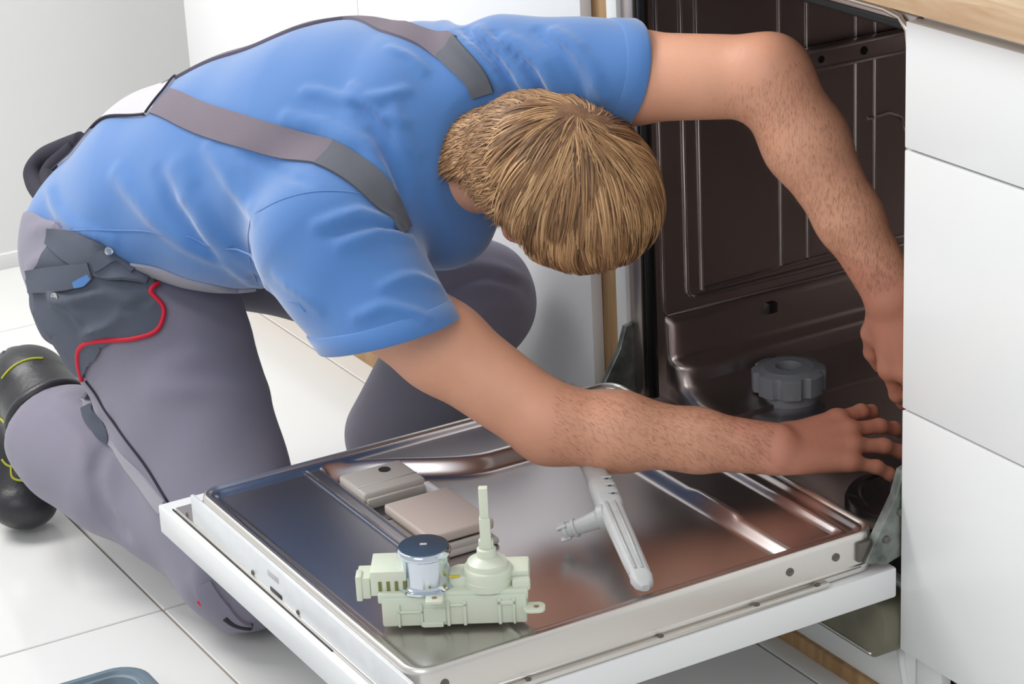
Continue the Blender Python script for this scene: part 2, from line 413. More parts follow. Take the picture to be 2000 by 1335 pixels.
# ---- the door, folded down flat: outer edge at Y = -0.632
DX0, DX1, DY0, DY1, ZD = 0.008, 0.588, -0.634, -0.020, 0.267
bm = bmesh.new()
prof = [(0.0, 0.2180), (0.0, 0.2230), (-0.0020, 0.2245), (-0.0020, 0.2275), (0.0, 0.229), (0.0, 0.2610), (0.0012, 0.2650), (0.0040, 0.2670), (0.0065, 0.2668), (0.0085, 0.2655), (0.0100, 0.2635), (0.012, 0.2615)]
rings = []
for ins, z in prof:
    rings.append([Vector((x, y, z)) for x, y in round_rect(DX0+ins, DY0+ins, DX1-ins, DY1-ins, max(0.004, 0.030-ins), 8)])
add_loft(bm, rings, caps=False)
bm.faces.new([bm.verts[i] for i in range(0)] or [v for v in (bm.verts.ensure_lookup_table() or bm.verts)[:len(rings[0])]][::-1])
door = bm_obj('door', bm, M['steel_light'], dw, angle=40)
door['label'] = 'open door, satin steel edge with a polished inner liner'
def sm(a, b, x):
    t = np.clip((x-a)/(b-a), 0, 1); return t*t*(3-2*t)
gx = np.linspace(DX0+0.0085, DX1-0.0085, 204); gy = np.linspace(DY0+0.0085, DY1-0.0085, 234)
GX, GY = np.meshgrid(gx, gy, indexing='ij')
Z = np.full(GX.shape, 0.2638)
edge = np.minimum(np.minimum(GX-gx[0], gx[-1]-GX), np.minimum(GY-gy[0], gy[-1]-GY))
Z -= 0.0045*sm(0.003, 0.014, edge)
Z += 0.0022*np.exp(-((GY+0.492)/0.0022)**2)*sm(0.0, 0.03, edge)                       # bead before the control end
Z += 0.0016*np.exp(-((GX-0.030)/0.0022)**2)*(GY < -0.492)
xb = 0.024 + 0.085*sm(-0.46, -0.27, GY)
bas = sm(0, 0.020, GX-xb)*sm(0, 0.014, 0.560-GX)*sm(-0.474, -0.462, GY)*(1-0.62*sm(-0.136, -0.118, GY)-0.38*sm(-0.062, -0.05, GY))
Z -= 0.019*bas
Z += 0.0022*np.exp(-((GY+0.472)/0.002)**2)*sm(0.0, 0.03, edge)*(GX > 0.02)
Z += 0.003*np.exp(-((GY+0.118)/0.004)**2)*sm(0.33, 0.36, GX)*(1-sm(0.43, 0.45, GX))
Z += 0.0016*np.exp(-((GY+0.052)/0.002)**2)*sm(0.40, 0.43, GX)
verts = np.stack([GX, GY, Z], -1).reshape(-1, 3)
# round the corners of the sheet
cr = 0.022
for cx_, cy_, sx, sy in ((gx[0]+cr, gy[0]+cr, -1, -1), (gx[-1]-cr, gy[0]+cr, 1, -1), (gx[0]+cr, gy[-1]-cr, -1, 1), (gx[-1]-cr, gy[-1]-cr, 1, 1)):
    dx = (verts[:, 0]-cx_)*sx; dy = (verts[:, 1]-cy_)*sy
    mk = (dx > 0) & (dy > 0); l = np.hypot(dx, dy)+1e-9; mx_ = np.maximum(dx, dy)
    k = np.where(mk, mx_/l, 1); verts[:, 0] = cx_+sx*dx*k; verts[:, 1] = cy_+sy*dy*k
nyy = GX.shape[1]; ii, jj = np.meshgrid(np.arange(GX.shape[0]-1), np.arange(nyy-1), indexing='ij')
a = (ii*nyy+jj).ravel(); F = np.stack([a, a+nyy, a+nyy+1, a+1], -1)
mesh_from('inner_liner', verts, F.tolist(), M['steel'], door, smooth=True)
# white control end under the steel edge, and the furniture front
ce = box('control_edge', (DX0-0.004, -0.6395, 0.2205), (DX1+0.002, -0.634, 0.2600), M['white_plastic_b'], door, bev=0.0015); ce['label'] = 'white outer end of the door with slot and screws'
box('door_foot', (-0.050, -0.6405, 0.2165), (0.597, -0.10, 0.2225), M['steel_light'], door, bev=0.001)
fp = box('front_panel', (-0.088, -0.650, 0.1760), (0.5985, -0.004, 0.2150), M['cab'], door, bev=0.003); fp['label'] = 'thick white furniture front under the door'
box('panel_joint', (-0.060, -0.6412, 0.2148), (0.40, -0.6395, 0.2168), M['black'], door, bev=0)
def screw(x, y, z, ax, r=0.0042, par=door):
    s = lathe('screw', [(r, 0), (r, 0.0010), (r*0.8, 0.0016), (r*0.45, 0.0013), (r*0.2, 0.0006)], M['metal_dark'], par, mx=frame((x, y, z), (0, 0, 1) if abs(ax[2]) < .5 else (1, 0, 0), ax), seg=14)
    return s
for y in (-0.150, -0.085, -0.598): screw(DX1+0.0002, y, 0.247, (1, 0, 0), 0.0050)
for y in (-0.20, -0.33, -0.115, -0.50): screw(0.5935, y, 0.2228, (0, 0, 1), 0.0032)
for x in (0.187, 0.312, -0.012): screw(x, -0.6396, 0.2265, (0, -1, 0), 0.0034)
box('slot', (0.236, -0.6402, 0.2235), (0.268, -0.6390, 0.2290), M['black'], door, bev=0.0005)
box('label_plate', (0.232, -0.6400, 0.2420), (0.262, -0.6390, 0.2500), M['cab_edge'], door, bev=0.0005)
tube('edge_bead', [(DX1+0.001, DY1-0.03, 0.2255), (DX1+0.001, DY0+0.03, 0.2255)], 0.0016, M['steel_light'], door, seg=6)
# detergent dispenser set into the liner
dp = thing_part = box('detergent_dispenser', (0.060, -0.478, 0.2410), (0.318, -0.376, 0.2490), M['disp'], door, bev=0.003)
dp['label'] = 'grey plastic detergent dispenser set into the door liner'
b1 = box('rinse_aid_block', (0.078, -0.470, 0.2480), (0.150, -0.384, 0.2680), M['disp'], dp, bev=0.004, seg=3)
lathe('rinse_aid_eye', [(0.0075, 0), (0.0075, 0.001), (0.001, 0.0012)], M['black'], dp, mx=Matrix.Translation((0.097, -0.415, 0.268)), seg=20)
tube('rinse_aid_groove', [(0.128, -0.468, 0.2682), (0.128, -0.386, 0.2682)], 0.0006, M['cab_edge'], dp, seg=6)
box('cup_wall', (0.150, -0.468, 0.2480), (0.156, -0.384, 0.2620), M['disp'], dp, bev=0.002)
box('cup_wall', (0.150, -0.389, 0.2480), (0.20, -0.381, 0.2640), mat('cup_light', rgb(205, 202, 205), 0.4), dp, bev=0.002)
box('cup_floor', (0.152, -0.466, 0.2485), (0.196, -0.388, 0.2500), M['dark'], dp, bev=0)
ld = box('dispenser_lid', (0.190, -0.464, 0.2560), (0.306, -0.376, 0.2690), M['disp_d'], dp, bev=0.003, seg=3)
ld['label'] = 'square beige-grey sliding lid'
box('latch', (0.306, -0.462, 0.2480), (0.314, -0.384, 0.2560), M['disp'], dp, bev=0.002)
for k in range(9):
    box('notch', (0.165+k*0.016, -0.4790, 0.2455), (0.171+k*0.016, -0.4765, 0.2500), M['dark'], dp, bev=0)
# ------------------------------------------------------------------ loose parts lying on the door
# diverter valve with its metal motor can and upright spindle
vo = Vector((0.468, -0.608, 0.2645))
va = thing('diverter_valve', 'pale green plastic valve unit with silver motor can and tall spindle, standing on the door', 'valve', vo)
VX = frame(vo, (0.520, 0.854, 0), (0, 0, 1)) @ Matrix.Diagonal((0.95, 0.97, 0.97, 1))     # local x along the unit, y away from the viewer, z up
def vbox(name, lo, hi, m=None, bev=0.0015, par=va, **k): return box(name, lo, hi, m or M['valve'], par, bev=bev, mx=VX, **k)
bm = bmesh.new()
add_box(bm, (0.000, 0.0, 0.000), (0.166, 0.052, 0.036), 0.0025, 2, VX)
add_box(bm, (-0.004, 0.002, 0.028), (0.168, 0.054, 0.0405), 0.002, 2, VX)
for x0, x1, z0, z1 in ((0.018, 0.021, 0.0, 0.028), (0.044, 0.047, 0.0, 0.028), (0.074, 0.078, 0.0, 0.030), (0.093, 0.097, 0.0, 0.030), (0.133, 0.137, 0.0, 0.032), (0.150, 0.153, 0.0, 0.032)):
    add_box(bm, (x0, -0.0025, z0), (x1, 0.002, z1), 0.0008, 1, VX)
add_box(bm, (0.018, -0.0025, 0.017), (0.047, 0.002, 0.020), 0.0008, 1, VX)
add_box(bm, (0.047, -0.0015, 0.004), (0.074, 0.002, 0.022), 0.001, 1, VX)
add_box(bm, (0.078, -0.0025, 0.024), (0.097, 0.002, 0.027), 0.0008, 1, VX)
add_box(bm, (0.133, -0.0025, 0.024), (0.153, 0.002, 0.029), 0.0008, 1, VX)
hb = bm_obj('housing', bm, M['valve'], va, angle=35)
# switch box with vent slots and connector on the left
sb = vbox('switch_box', (-0.012, 0.010, 0.034), (0.034, 0.060, 0.064))
for k in range(4): vbox('vent_slot', (-0.003+k*0.0095, 0.0092, 0.038), (0.0008+k*0.0095, 0.0106, 0.052), mat('slot_olive', rgb(120, 122, 62), 0.6), 0, sb)
vbox('connector', (-0.028, 0.012, 0.030), (-0.0125, 0.046, 0.056), par=va)
vbox('connector_lip', (-0.029, 0.010, 0.028), (-0.022, 0.030, 0.059), par=va)
# motor can
mm = VX @ Matrix.Translation((0.050, 0.030, 0.0))
can = lathe('motor_can', [(0.0360, 0.0390), (0.0360, 0.0415), (0.0315, 0.0425), (0.0290, 0.0450), (0.0288, 0.0760), (0.0312, 0.0780), (0.0312, 0.0815), (0.0295, 0.0845), (0.0286, 0.0850)], M['chrome'], va, mx=mm, seg=56)
lathe('can_top', [(0.0290, 0.0845), (0.0286, 0.0860), (0.001, 0.0868)], M['motor_top'], can, mx=mm, seg=56)
box('top_mark', (-0.004, -0.002, 0.0868), (0.004, 0.002, 0.0878), M['cab_edge'], can, bev=0.0003, mx=mm)
for a in (20, 140, 200, 300):
    c_, s_ = math.cos(math.radians(a)), math.sin(math.radians(a))
    box('can_lug', (0.027, -0.005, 0.0400), (0.039, 0.005, 0.0425), M['chrome'], can, bev=0.0008, mx=mm @ Matrix.Rotation(math.radians(a), 4, 'Z'))
for a in (150,):
    box('can_clip', (0.024, -0.004, 0.066), (0.031, 0.004, 0.072), M['motor_top'], can, bev=0.0008, mx=mm @ Matrix.Rotation(math.radians(a), 4, 'Z'))
# gear dome, yellow mark, spindle
lathe('gear_cover', [(0.018, 0.038), (0.018, 0.050), (0.0165, 0.053), (0.001, 0.054)], M['valve'], va, mx=VX @ Matrix.Translation((0.093, 0.030, 0)), seg=32)
vbox('yellow_mark', (0.078, 0.0120, 0.0530), (0.090, 0.0160, 0.0550), M['yellow'], 0.0005)
sm_ = VX @ Matrix.Translation((0.122, 0.027, 0))
lathe('turret', [(0.0300, 0.038), (0.0300, 0.047), (0.0285, 0.0475), (0.0280, 0.058), (0.0270, 0.0595), (0.0240, 0.0600), (0.0230, 0.066), (0.0130, 0.071), (0.0118, 0.072), (0.0110, 0.081), (0.0090, 0.082)], M['valve'], va, mx=sm_, seg=40)
sp = box('spindle', (-0.0062, -0.0062, 0.080), (0.0062, 0.0062, 0.120), M['valve'], va, bev=0.0012, mx=sm_)
box('spindle_tip', (-0.0052, -0.0048, 0.118), (0.0052, 0.0048, 0.156), M['valve'], sp, bev=0.0012, mx=sm_)
box('spindle_key', (-0.0085, -0.0040, 0.080), (0.0085, 0.0040, 0.092), M['valve'], sp, bev=0.0012, mx=sm_)
# right hand block with rounded bump, mounting ears
rb = vbox('end_block', (0.136, 0.020, 0.038), (0.170, 0.060, 0.055), bev=0.004)
vbox('end_clip', (0.150, 0.006, 0.036), (0.171, 0.018, 0.050), bev=0.003)
def ear(name, poly, hole, z0, z1, mx):
    e = prism(name, poly, z0, z1, M['valve'], va, mx=mx, bev=0.0006)
    lathe('ear_hole', [(0.0032, 0), (0.0032, 0.0003), (0.0005, 0.0004)], mat('hole_tan', rgb(150, 120, 96), 0.7), e, mx=mx @ Matrix.Translation((hole[0], hole[1], z1)), seg=16)
ear('front_ear', round_rect(0.052, -0.020, 0.072, 0.006, 0.003, 3), (0.062, -0.011), 0.0370, 0.0405, VX)
ear('side_ear', round_rect(0.162, -0.012, 0.187, 0.010, 0.008, 4), (0.177, -0.002), 0.0175, 0.0210, VX)
vbox('foot_tab', (0.046, -0.004, -0.0002), (0.070, 0.004, 0.006), bev=0.001)

# grey spray-arm part leaning on its own pipe
sroot = Vector((0.560, -0.324, 0.268))
sa = thing('spray_arm', 'grey plastic spray arm with side pipe leaning on the door beside the valve', 'spray arm', sroot)
A = Vector((0.5650, -0.3300, 0.2700)); B = Vector((0.285, -0.2300, 0.3035))
ax = (B-A).normalized(); L_ = (B-A).length
side = ax.cross(Vector((0, 0, 1))).normalized(); up_ = side.cross(ax).normalized()
def ap(t, s, h): return A + ax*t + side*s + up_*h
bm = bmesh.new(); rings = []
for t, w, h in ((0.0, 0.0045, 0.004), (0.008, 0.011, 0.007), (0.020, 0.013, 0.009), (0.030, 0.0115, 0.0085), (0.06, 0.0125, 0.0095), (0.12, 0.0135, 0.0100), (0.17, 0.0140, 0.0105), (0.178, 0.0165, 0.012), (0.225, 0.0165, 0.012), (0.235, 0.0140, 0.0105), (L_, 0.0135, 0.010)):
    rings.append([ap(t, w*math.cos(a)*(abs(math.cos(a))**-0.35 if abs(math.cos(a)) > .05 else 1), h*math.sin(a)*(abs(math.sin(a))**-0.35 if abs(math.sin(a)) > .05 else 1)) for a in [2*math.pi*k/20+0.01 for k in range(20)]])
add_loft(bm, rings)
sab = bm_obj('arm_body', bm, M['arm'], sa, angle=40)
bm = bmesh.new()
for s in (-0.006, 0.0035): add_tube(bm, [ap(0.03, s*0.8, 0.009), ap(0.09, s, 0.0108), ap(0.172, s, 0.0118)], 0.0016, 6)
for s in (0.0125, -0.0125): add_tube(bm, [ap(0.03, s*0.92, 0.002), ap(0.09, s, 0.002), ap(0.172, s*1.08, 0.002)], 0.0014, 6)
bm_obj('rib', bm, M['arm'], sab, smooth=True)
for t in (0.190, 0.208, 0.225):
    lathe('nozzle_hole', [(0.0028, 0), (0.0028, 0.0006), (0.0005, 0.0007)], M['black'], sab, mx=frame(ap(t, 0.006, 0.0122), ax, up_), seg=12)
    b_ = box('nozzle_ridge', (-0.0015, -0.012, 0), (0.0015, 0.0, 0.003), M['arm'], sab, bev=0.0008, mx=frame(ap(t, 0.0, 0.0115), ax, up_))
E_ = Vector((0.372, -0.322, 0.2610))
J_ = A + ax*0.165 + side*0.004
dP = (E_-J_).normalized(); lP = (E_-J_).length
pm = frame(J_, dP.orthogonal(), dP)
lathe('side_pipe', [(0.0145, 0.010), (0.0160, 0.012), (0.0160, 0.019), (0.0140, 0.021), (0.0115, 0.023), (0.0095, lP-0.024), (0.0095, lP-0.020), (0.0118, lP-0.019), (0.0118, lP-0.016), (0.0095, lP-0.015), (0.0095, lP-0.009), (0.0112, lP-0.008), (0.0112, lP-0.004), (0.006, lP-0.002)], M['arm'], sa, mx=pm, seg=24)
for k in range(4):
    box('pipe_lug', (0.0075, -0.002, lP-0.010), (0.0125, 0.002, lP+0.002), M['arm'], sa, bev=0.0008, mx=pm @ Matrix.Rotation(math.radians(90*k+20), 4, 'Z'))

# blue-grey plastic tray on the floor in front of the man
tr = Vector((0.15, -0.93, 0.0))
tb = thing('plastic_tray', 'blue-grey plastic tray on the floor tiles at the lower left', 'tray', tr)
bm = bmesh.new(); rings = []
tx1, ty1, tx0, ty0 = 0.330, -0.722, -0.026, -1.15
mxt = Matrix.Identity(4)
for ins, z in ((0.030, 0.0), (0.012, 0.030), (0.010, 0.034), (0.0, 0.035), (0.0, 0.040), (0.003, 0.042), (0.010, 0.042), (0.013, 0.038), (0.016, 0.0375), (0.019, 0.041), (0.022, 0.040), (0.026, 0.030), (0.036, 0.006), (0.06, 0.0055)):
    rings.append([Vector((x, y, z)) for x, y in round_rect(tx0+ins, ty0+ins, tx1-ins, ty1-ins, max(0.01, 0.040-ins*0.5), 7)])
add_loft(bm, rings)
bm_obj('tray_shell', bm, M['basin'], tb, angle=40)
# ------------------------------------------------------------------ signed-distance modelling kit for soft forms
def V3(*a): return np.array(a, dtype=np.float32)
def nrm(v): v = np.asarray(v, float); return v/np.linalg.norm(v)
def ecap(A, B, ra, rb, U=(0, 0, 1)):
    """tapered capsule with elliptical section; ra=(half width along U, half thickness)"""
    A = np.asarray(A, float); B = np.asarray(B, float)
    if not isinstance(ra, tuple): ra = (ra, ra)
    if not isinstance(rb, tuple): rb = (rb, rb)
    ax = B-A; L = np.linalg.norm(ax); ax = ax/L
    u = np.asarray(U, float); u = u-ax*u.dot(ax)
    if np.linalg.norm(u) < 1e-3: u = np.cross(ax, (1, 0, 0))
    u = u/np.linalg.norm(u); v = np.cross(ax, u)
    def f(P):
        q = P-A; w = q@ax; t = np.clip(w/L, 0, 1)
        a = ra[0]+(rb[0]-ra[0])*t; b = ra[1]+(rb[1]-ra[1])*t; c = np.minimum(a, b)
        qu = q@u; qv = q@v; qw = w-t*L
        k0 = np.sqrt((qu/a)**2+(qv/b)**2+(qw/c)**2)+1e-6
        k1 = np.sqrt((qu/a**2)**2+(qv/b**2)**2+(qw/c**2)**2)+1e-6
        return np.where(k0 < 0.05, -c, k0*(k0-1)/k1)
    return f
def ellip(C, X, Y, Z, r):
    C = np.asarray(C, float); Mx = np.array([nrm(X), nrm(Y), nrm(Z)]); r = np.asarray(r, float)
    def f(P):
        q = (P-C)@Mx.T
        k0 = np.sqrt(((q/r)**2).sum(-1))+1e-6; k1 = np.sqrt(((q/r**2)**2).sum(-1))+1e-6
        return np.where(k0 < 0.05, -r.min(), k0*(k0-1)/k1)
    return f
def smin(a, b, k):
    h = np.maximum(k-np.abs(a-b), 0)/k
    return np.minimum(a, b)-h*h*k*0.25
def union(fs, k):
    def f(P):
        d = fs[0](P)
        for g in fs[1:]: d = smin(d, g(P), k)
        return d
    return f
def plane(P0, n):
    P0 = np.asarray(P0, float); n = nrm(n)
    return lambda P: (P-P0)@n
def seg_dist(P, pts):
    d = np.full(P.shape[0], 1e9)
    for a, b in zip(pts[:-1], pts[1:]):
        a = np.asarray(a, float); b = np.asarray(b, float); ab = b-a
        t = np.clip(((P-a)@ab)/ab.dot(ab), 0, 1)
        d = np.minimum(d, np.linalg.norm(P-a-t[:, None]*ab, axis=-1))
    return d
def surface_nets(f, lo, hi, h):
    B = 8
    lo = np.asarray(lo, float); n = (np.ceil((np.asarray(hi)-lo)/h/B).astype(int))*B
    nb = n//B
    bc = np.stack(np.meshgrid(*[np.arange(k) for k in nb], indexing='ij'), -1).reshape(-1, 3)
    cen = lo+(bc*B+(B-1)/2)*h
    fc = np.concatenate([f(c) for c in np.array_split(cen, max(1, len(cen)//60000))])
    rad = h*B*math.sqrt(3)/2
    act = np.abs(fc) < rad*1.7+0.004
    G = np.repeat(np.repeat(np.repeat(np.where(fc < 0, -1.0, 1.0).reshape(nb).astype(np.float32), B, 0), B, 1), B, 2)
    off = np.stack(np.meshgrid(*[np.arange(B)]*3, indexing='ij'), -1).reshape(-1, 3)
    ab = bc[act]
    for s in range(0, len(ab), 120):
        idx = (ab[s:s+120, None, :]*B+off[None]).reshape(-1, 3)
        G[idx[:, 0], idx[:, 1], idx[:, 2]] = f(lo+idx*h)
    S = G < 0
    c0 = S[:-1, :-1, :-1].astype(np.int8)
    cs = np.zeros_like(c0)
    for dx in (0, 1):
        for dy in (0, 1):
            for dz in (0, 1): cs += S[dx:n[0]-1+dx, dy:n[1]-1+dy, dz:n[2]-1+dz]
    cells = np.argwhere((cs > 0) & (cs < 8))
    vid = np.full(cs.shape, -1, np.int32); vid[cells[:, 0], cells[:, 1], cells[:, 2]] = np.arange(len(cells))
    acc = np.zeros((len(cells), 3)); cnt = np.zeros(len(cells))
    def g(o): return G[cells[:, 0]+o[0], cells[:, 1]+o[1], cells[:, 2]+o[2]]
    for axn in range(3):
        o2 = [k for k in range(3) if k != axn]
        for p in (0, 1):
            for q in (0, 1):
                a = [0, 0, 0]; a[o2[0]] = p; a[o2[1]] = q; b = list(a); b[axn] = 1
                ga, gb = g(a), g(b); m = (ga < 0) != (gb < 0)
                t = np.where(m, ga/np.where(m, ga-gb, 1), 0)
                pos = np.zeros((len(cells), 3)); pos[:, o2[0]] = p; pos[:, o2[1]] = q; pos[:, axn] = t
                acc[m] += pos[m]; cnt[m] += 1
    verts = lo+(cells+acc/cnt[:, None])*h
    faces = []
    for axn in range(3):
        sl0 = [slice(1, n[k]-1) for k in range(3)]; sl0[axn] = slice(0, n[axn]-1)
        sl1 = list(sl0); sl1[axn] = slice(1, n[axn])
        m = S[tuple(sl0)] != S[tuple(sl1)]
        e = np.argwhere(m); e = e+np.array([0 if k == axn else 1 for k in range(3)])
        o2 = [(axn+1) % 3, (axn+2) % 3]
        q = []
        for du, dv in ((-1, -1), (0, -1), (0, 0), (-1, 0)):
            c = e.copy(); c[:, o2[0]] += du; c[:, o2[1]] += dv
            q.append(vid[c[:, 0], c[:, 1], c[:, 2]])
        q = np.stack(q, -1); ins = S[e[:, 0], e[:, 1], e[:, 2]]
        q = np.where(ins[:, None], q, q[:, ::-1]); faces.append(q[(q >= 0).all(1)])
    return verts, np.concatenate(faces)
def relax(v, F, it=2, lam=0.5):
    for _ in range(it):
        s = np.zeros_like(v); c = np.zeros(len(v))
        for i in range(4):
            j = (i+1) % 4
            for a_, b_ in ((i, j), (j, i)):
                for k in range(3): s[:, k] += np.bincount(F[:, a_], v[F[:, b_], k], len(v))
                c += np.bincount(F[:, a_], minlength=len(v))
        v = v+lam*(s/np.maximum(c, 1)[:, None]-v)
    return v
def sdf_obj(name, f, lo, hi, h, material, parent, it=2):
    v, F = surface_nets(f, lo, hi, h)
    v = relax(v, F, it)
    me = bpy.data.meshes.new(name)
    me.vertices.add(len(v)); me.vertices.foreach_set('co', v.astype(np.float32).ravel())
    me.loops.add(F.size); me.loops.foreach_set('vertex_index', F.astype(np.int32).ravel())
    me.polygons.add(len(F)); me.polygons.foreach_set('loop_start', np.arange(0, F.size, 4, dtype=np.int32))
    me.polygons.foreach_set('use_smooth', np.ones(len(F), bool))
    me.update(calc_edges=True); me.validate()
    return link_mesh(name, me, material, parent)
def bvh_of(*objs):
    vs_, fs_ = [], []
    for o in objs:
        b0 = len(vs_); me = o.data
        vs_ += [v.co.copy() for v in me.vertices]; fs_ += [[b0+i for i in p.vertices] for p in me.polygons]
    return BVHTree.FromPolygons(vs_, fs_)
def ribbon(name, bvh, path, width, thick, material, parent, sub=6, wseg=8, lift=0.001, ref=None, snap=0.06, smooth_n=True):
    """cloth strip laid on a surface: path of points (snapped to the surface), width half-sizes (left,right)"""
    P = catmull(path, sub); n = len(P)
    W = width if isinstance(width, list) else [width]*len(path)
    W = [w if isinstance(w, tuple) else (w, w) for w in W]
    def wat(i):
        t = i/(n-1)*(len(W)-1); k = min(int(t), len(W)-2); q = t-k
        return tuple(W[k][s]*(1-q)+W[k+1][s]*q for s in (0, 1))
    pos, nor = [], []
    for p in P:
        l, nn, _, dd = bvh.find_nearest(p)
        if dd > snap: l = p
        pos.append(l); nor.append(nn)
    nor = [sum((nor[max(0, min(n-1, i+k))] for k in (-3, -2, -1, 0, 1, 2, 3)), Vector()).normalized() for i in range(n)]
    pos = [(pos[max(0, i-1)]+pos[i]*2+pos[min(n-1, i+1)])/4 if 0 < i < n-1 else pos[i] for i in range(n)]
    top, bot = [], []
    for i in range(n):
        t = (pos[min(i+1, n-1)]-pos[max(i-1, 0)]).normalized(); s = t.cross(nor[i]).normalized()
        wl, wr = wat(i); rt, rb_ = [], []
        for k in range(wseg+1):
            x = -wl+(wl+wr)*k/wseg
            q = pos[i]+s*x
            l, nn, _, dd = bvh.find_nearest(q)
            if dd < 0.05:
                h = (l-q).dot(nor[i]); q = q+nor[i]*h
                if abs(h) > 0.04: q = l
            rt.append(q+nor[i]*(lift+thick)); rb_.append(q+nor[i]*(lift-0.0015))
        top.append(rt); bot.append(rb_)
    bm = bmesh.new()
    add_loft(bm, [t+list(reversed(b)) for t, b in zip(top, bot)])
    return bm_obj(name, bm, material, parent, angle=50)
def cord(name, bvh, path, rad, material, parent, sub=6, lift=0.0, seg=6, snap=0.05):
    P = []
    for p in catmull(path, sub):
        l, nn, _, dd = bvh.find_nearest(p)
        P.append((l+nn*lift) if dd < snap else p)
    P = [(P[max(0, i-1)]+P[i]*2+P[min(len(P)-1, i+1)])/4 for i in range(len(P))]
    bm = bmesh.new(); add_tube(bm, P, rad, seg)
    return bm_obj(name, bm, material, parent, smooth=True)

# ------------------------------------------------------------------ the man
J = {k: np.array(v) for k, v in dict(
 pelvis=(-0.4710, -0.5230, 0.4570),
 hipR=(-0.3650, -0.5340, 0.3950),
 hipL=(-0.5210, -0.4180, 0.4510),
 waist=(-0.3720, -0.4820, 0.5330),
 chest=(-0.1400, -0.3490, 0.6200),
 upper=(-0.0360, -0.2890, 0.6540),
 neck=(0.0170, -0.2650, 0.6190),
 head=(0.2020, -0.1940, 0.6230),
 shR=(0.0580, -0.4530, 0.5670),
 cuffR=(0.1590, -0.4170, 0.4650),
 elR=(0.2690, -0.2720, 0.3520),
 wrR=(0.4180, -0.0450, 0.3120),
 shL=(0.0480, -0.1940, 0.7240),
 cuffL=(0.1830, -0.0920, 0.7400),
 elL=(0.3420, 0.0040, 0.7500),
 wrL=(0.4500, 0.1040, 0.4880),
 kneeR=(-0.0980, -0.5320, 0.0950),
 ankR=(-0.4940, -0.6360, 0.1670),
 heelR=(-0.6150, -0.6370, 0.2190),
 ballR=(-0.6150, -0.6670, 0.0680),
 toeR=(-0.5640, -0.6820, 0.0450),
 kneeL=(-0.1890, -0.1230, 0.3450),
 ankL=(-0.4370, -0.1340, 0.0580),
 toeL=(-0.3380, -0.0960, 0.0490)
).items()}
R_strapN = [(-0.2916, -0.5119, 0.6784), (-0.1677, -0.5036, 0.6792), (-0.0621, -0.4798, 0.6779), (-0.0011, -0.4477, 0.6689), (0.0384, -0.4313, 0.6670)]
R_tabN = [(0.0350, -0.4340, 0.6668), (0.0770, -0.4165, 0.6525), (0.1012, -0.4011, 0.6307), (0.1125, -0.3865, 0.6054), (0.1255, -0.3770, 0.5816)]
R_strapF = [(-0.3846, -0.4606, 0.6769), (-0.3234, -0.4224, 0.7120), (-0.2784, -0.3822, 0.7315), (-0.2085, -0.3574, 0.7622), (-0.1984, -0.3073, 0.7690), (-0.1731, -0.2763, 0.7720), (-0.0508, -0.2784, 0.7806), (0.0020, -0.2630, 0.7733), (0.0443, -0.2566, 0.7690)]
R_tabF = [(0.0356, -0.2565, 0.7703), (0.0727, -0.2566, 0.7590), (0.0939, -0.2513, 0.7433), (0.1019, -0.2480, 0.7225)]
R_yoke = [(-0.5243, -0.5848, 0.5472), (-0.4569, -0.5751, 0.5898), (-0.4460, -0.5556, 0.6143), (-0.4327, -0.5268, 0.6415), (-0.4361, -0.4989, 0.6522), (-0.4192, -0.4728, 0.6635), (-0.3850, -0.4610, 0.6766), (-0.3639, -0.4579, 0.6856), (-0.3178, -0.4892, 0.6870), (-0.3031, -0.5119, 0.6761), (-0.2947, -0.5308, 0.6627), (-0.3773, -0.5425, 0.6447), (-0.4458, -0.5531, 0.6164), (-0.4564, -0.5704, 0.5947), (-0.5138, -0.5776, 0.5569), (-0.5249, -0.5923, 0.5419)]
R_bib = [(-0.2683, -0.5961, 0.4792), (-0.2264, -0.5556, 0.4671), (-0.1963, -0.5141, 0.4508), (-0.2010, -0.4758, 0.4358), (-0.1939, -0.4594, 0.4349), (-0.1883, -0.4461, 0.4356)]
R_seamR = [(0.1117, -0.3687, 0.5893), (0.1072, -0.4012, 0.6221), (0.0881, -0.4575, 0.6389), (0.0572, -0.5001, 0.6305), (0.0214, -0.5174, 0.6098), (-0.0383, -0.5112, 0.5667), (-0.0793, -0.4952, 0.5178), (-0.1297, -0.4614, 0.4659), (0.0830, -0.5210, 0.5135), (0.1186, -0.5130, 0.5073)]
R_side = [(-0.4011, -0.6421, 0.5061), (-0.3223, -0.6286, 0.5181), (-0.2638, -0.6001, 0.5271), (-0.1755, -0.5639, 0.5391), (-0.1191, -0.5267, 0.5286), (0.0464, -0.5286, 0.5335)]
R_pocket = [(-0.3810, -0.6411, 0.5116), (-0.3320, -0.6125, 0.5022), (-0.2853, -0.5837, 0.4828), (-0.2574, -0.5667, 0.4625), (-0.2318, -0.5694, 0.4431), (-0.2235, -0.5646, 0.4225), (-0.2183, -0.5717, 0.4043), (-0.2207, -0.5909, 0.3919), (-0.2427, -0.6246, 0.3876), (-0.2820, -0.6526, 0.3798), (-0.2944, -0.6581, 0.3655), (-0.2993, -0.6586, 0.3463), (-0.2988, -0.6556, 0.3234), (-0.3377, -0.6600, 0.3293), (-0.3555, -0.6703, 0.3591), (-0.4107, -0.6691, 0.3598), (-0.3822, -0.6788, 0.3998), (-0.3945, -0.6780, 0.4184), (-0.4190, -0.6767, 0.4328), (-0.3821, -0.6677, 0.4639), (-0.3693, -0.6567, 0.4887)]
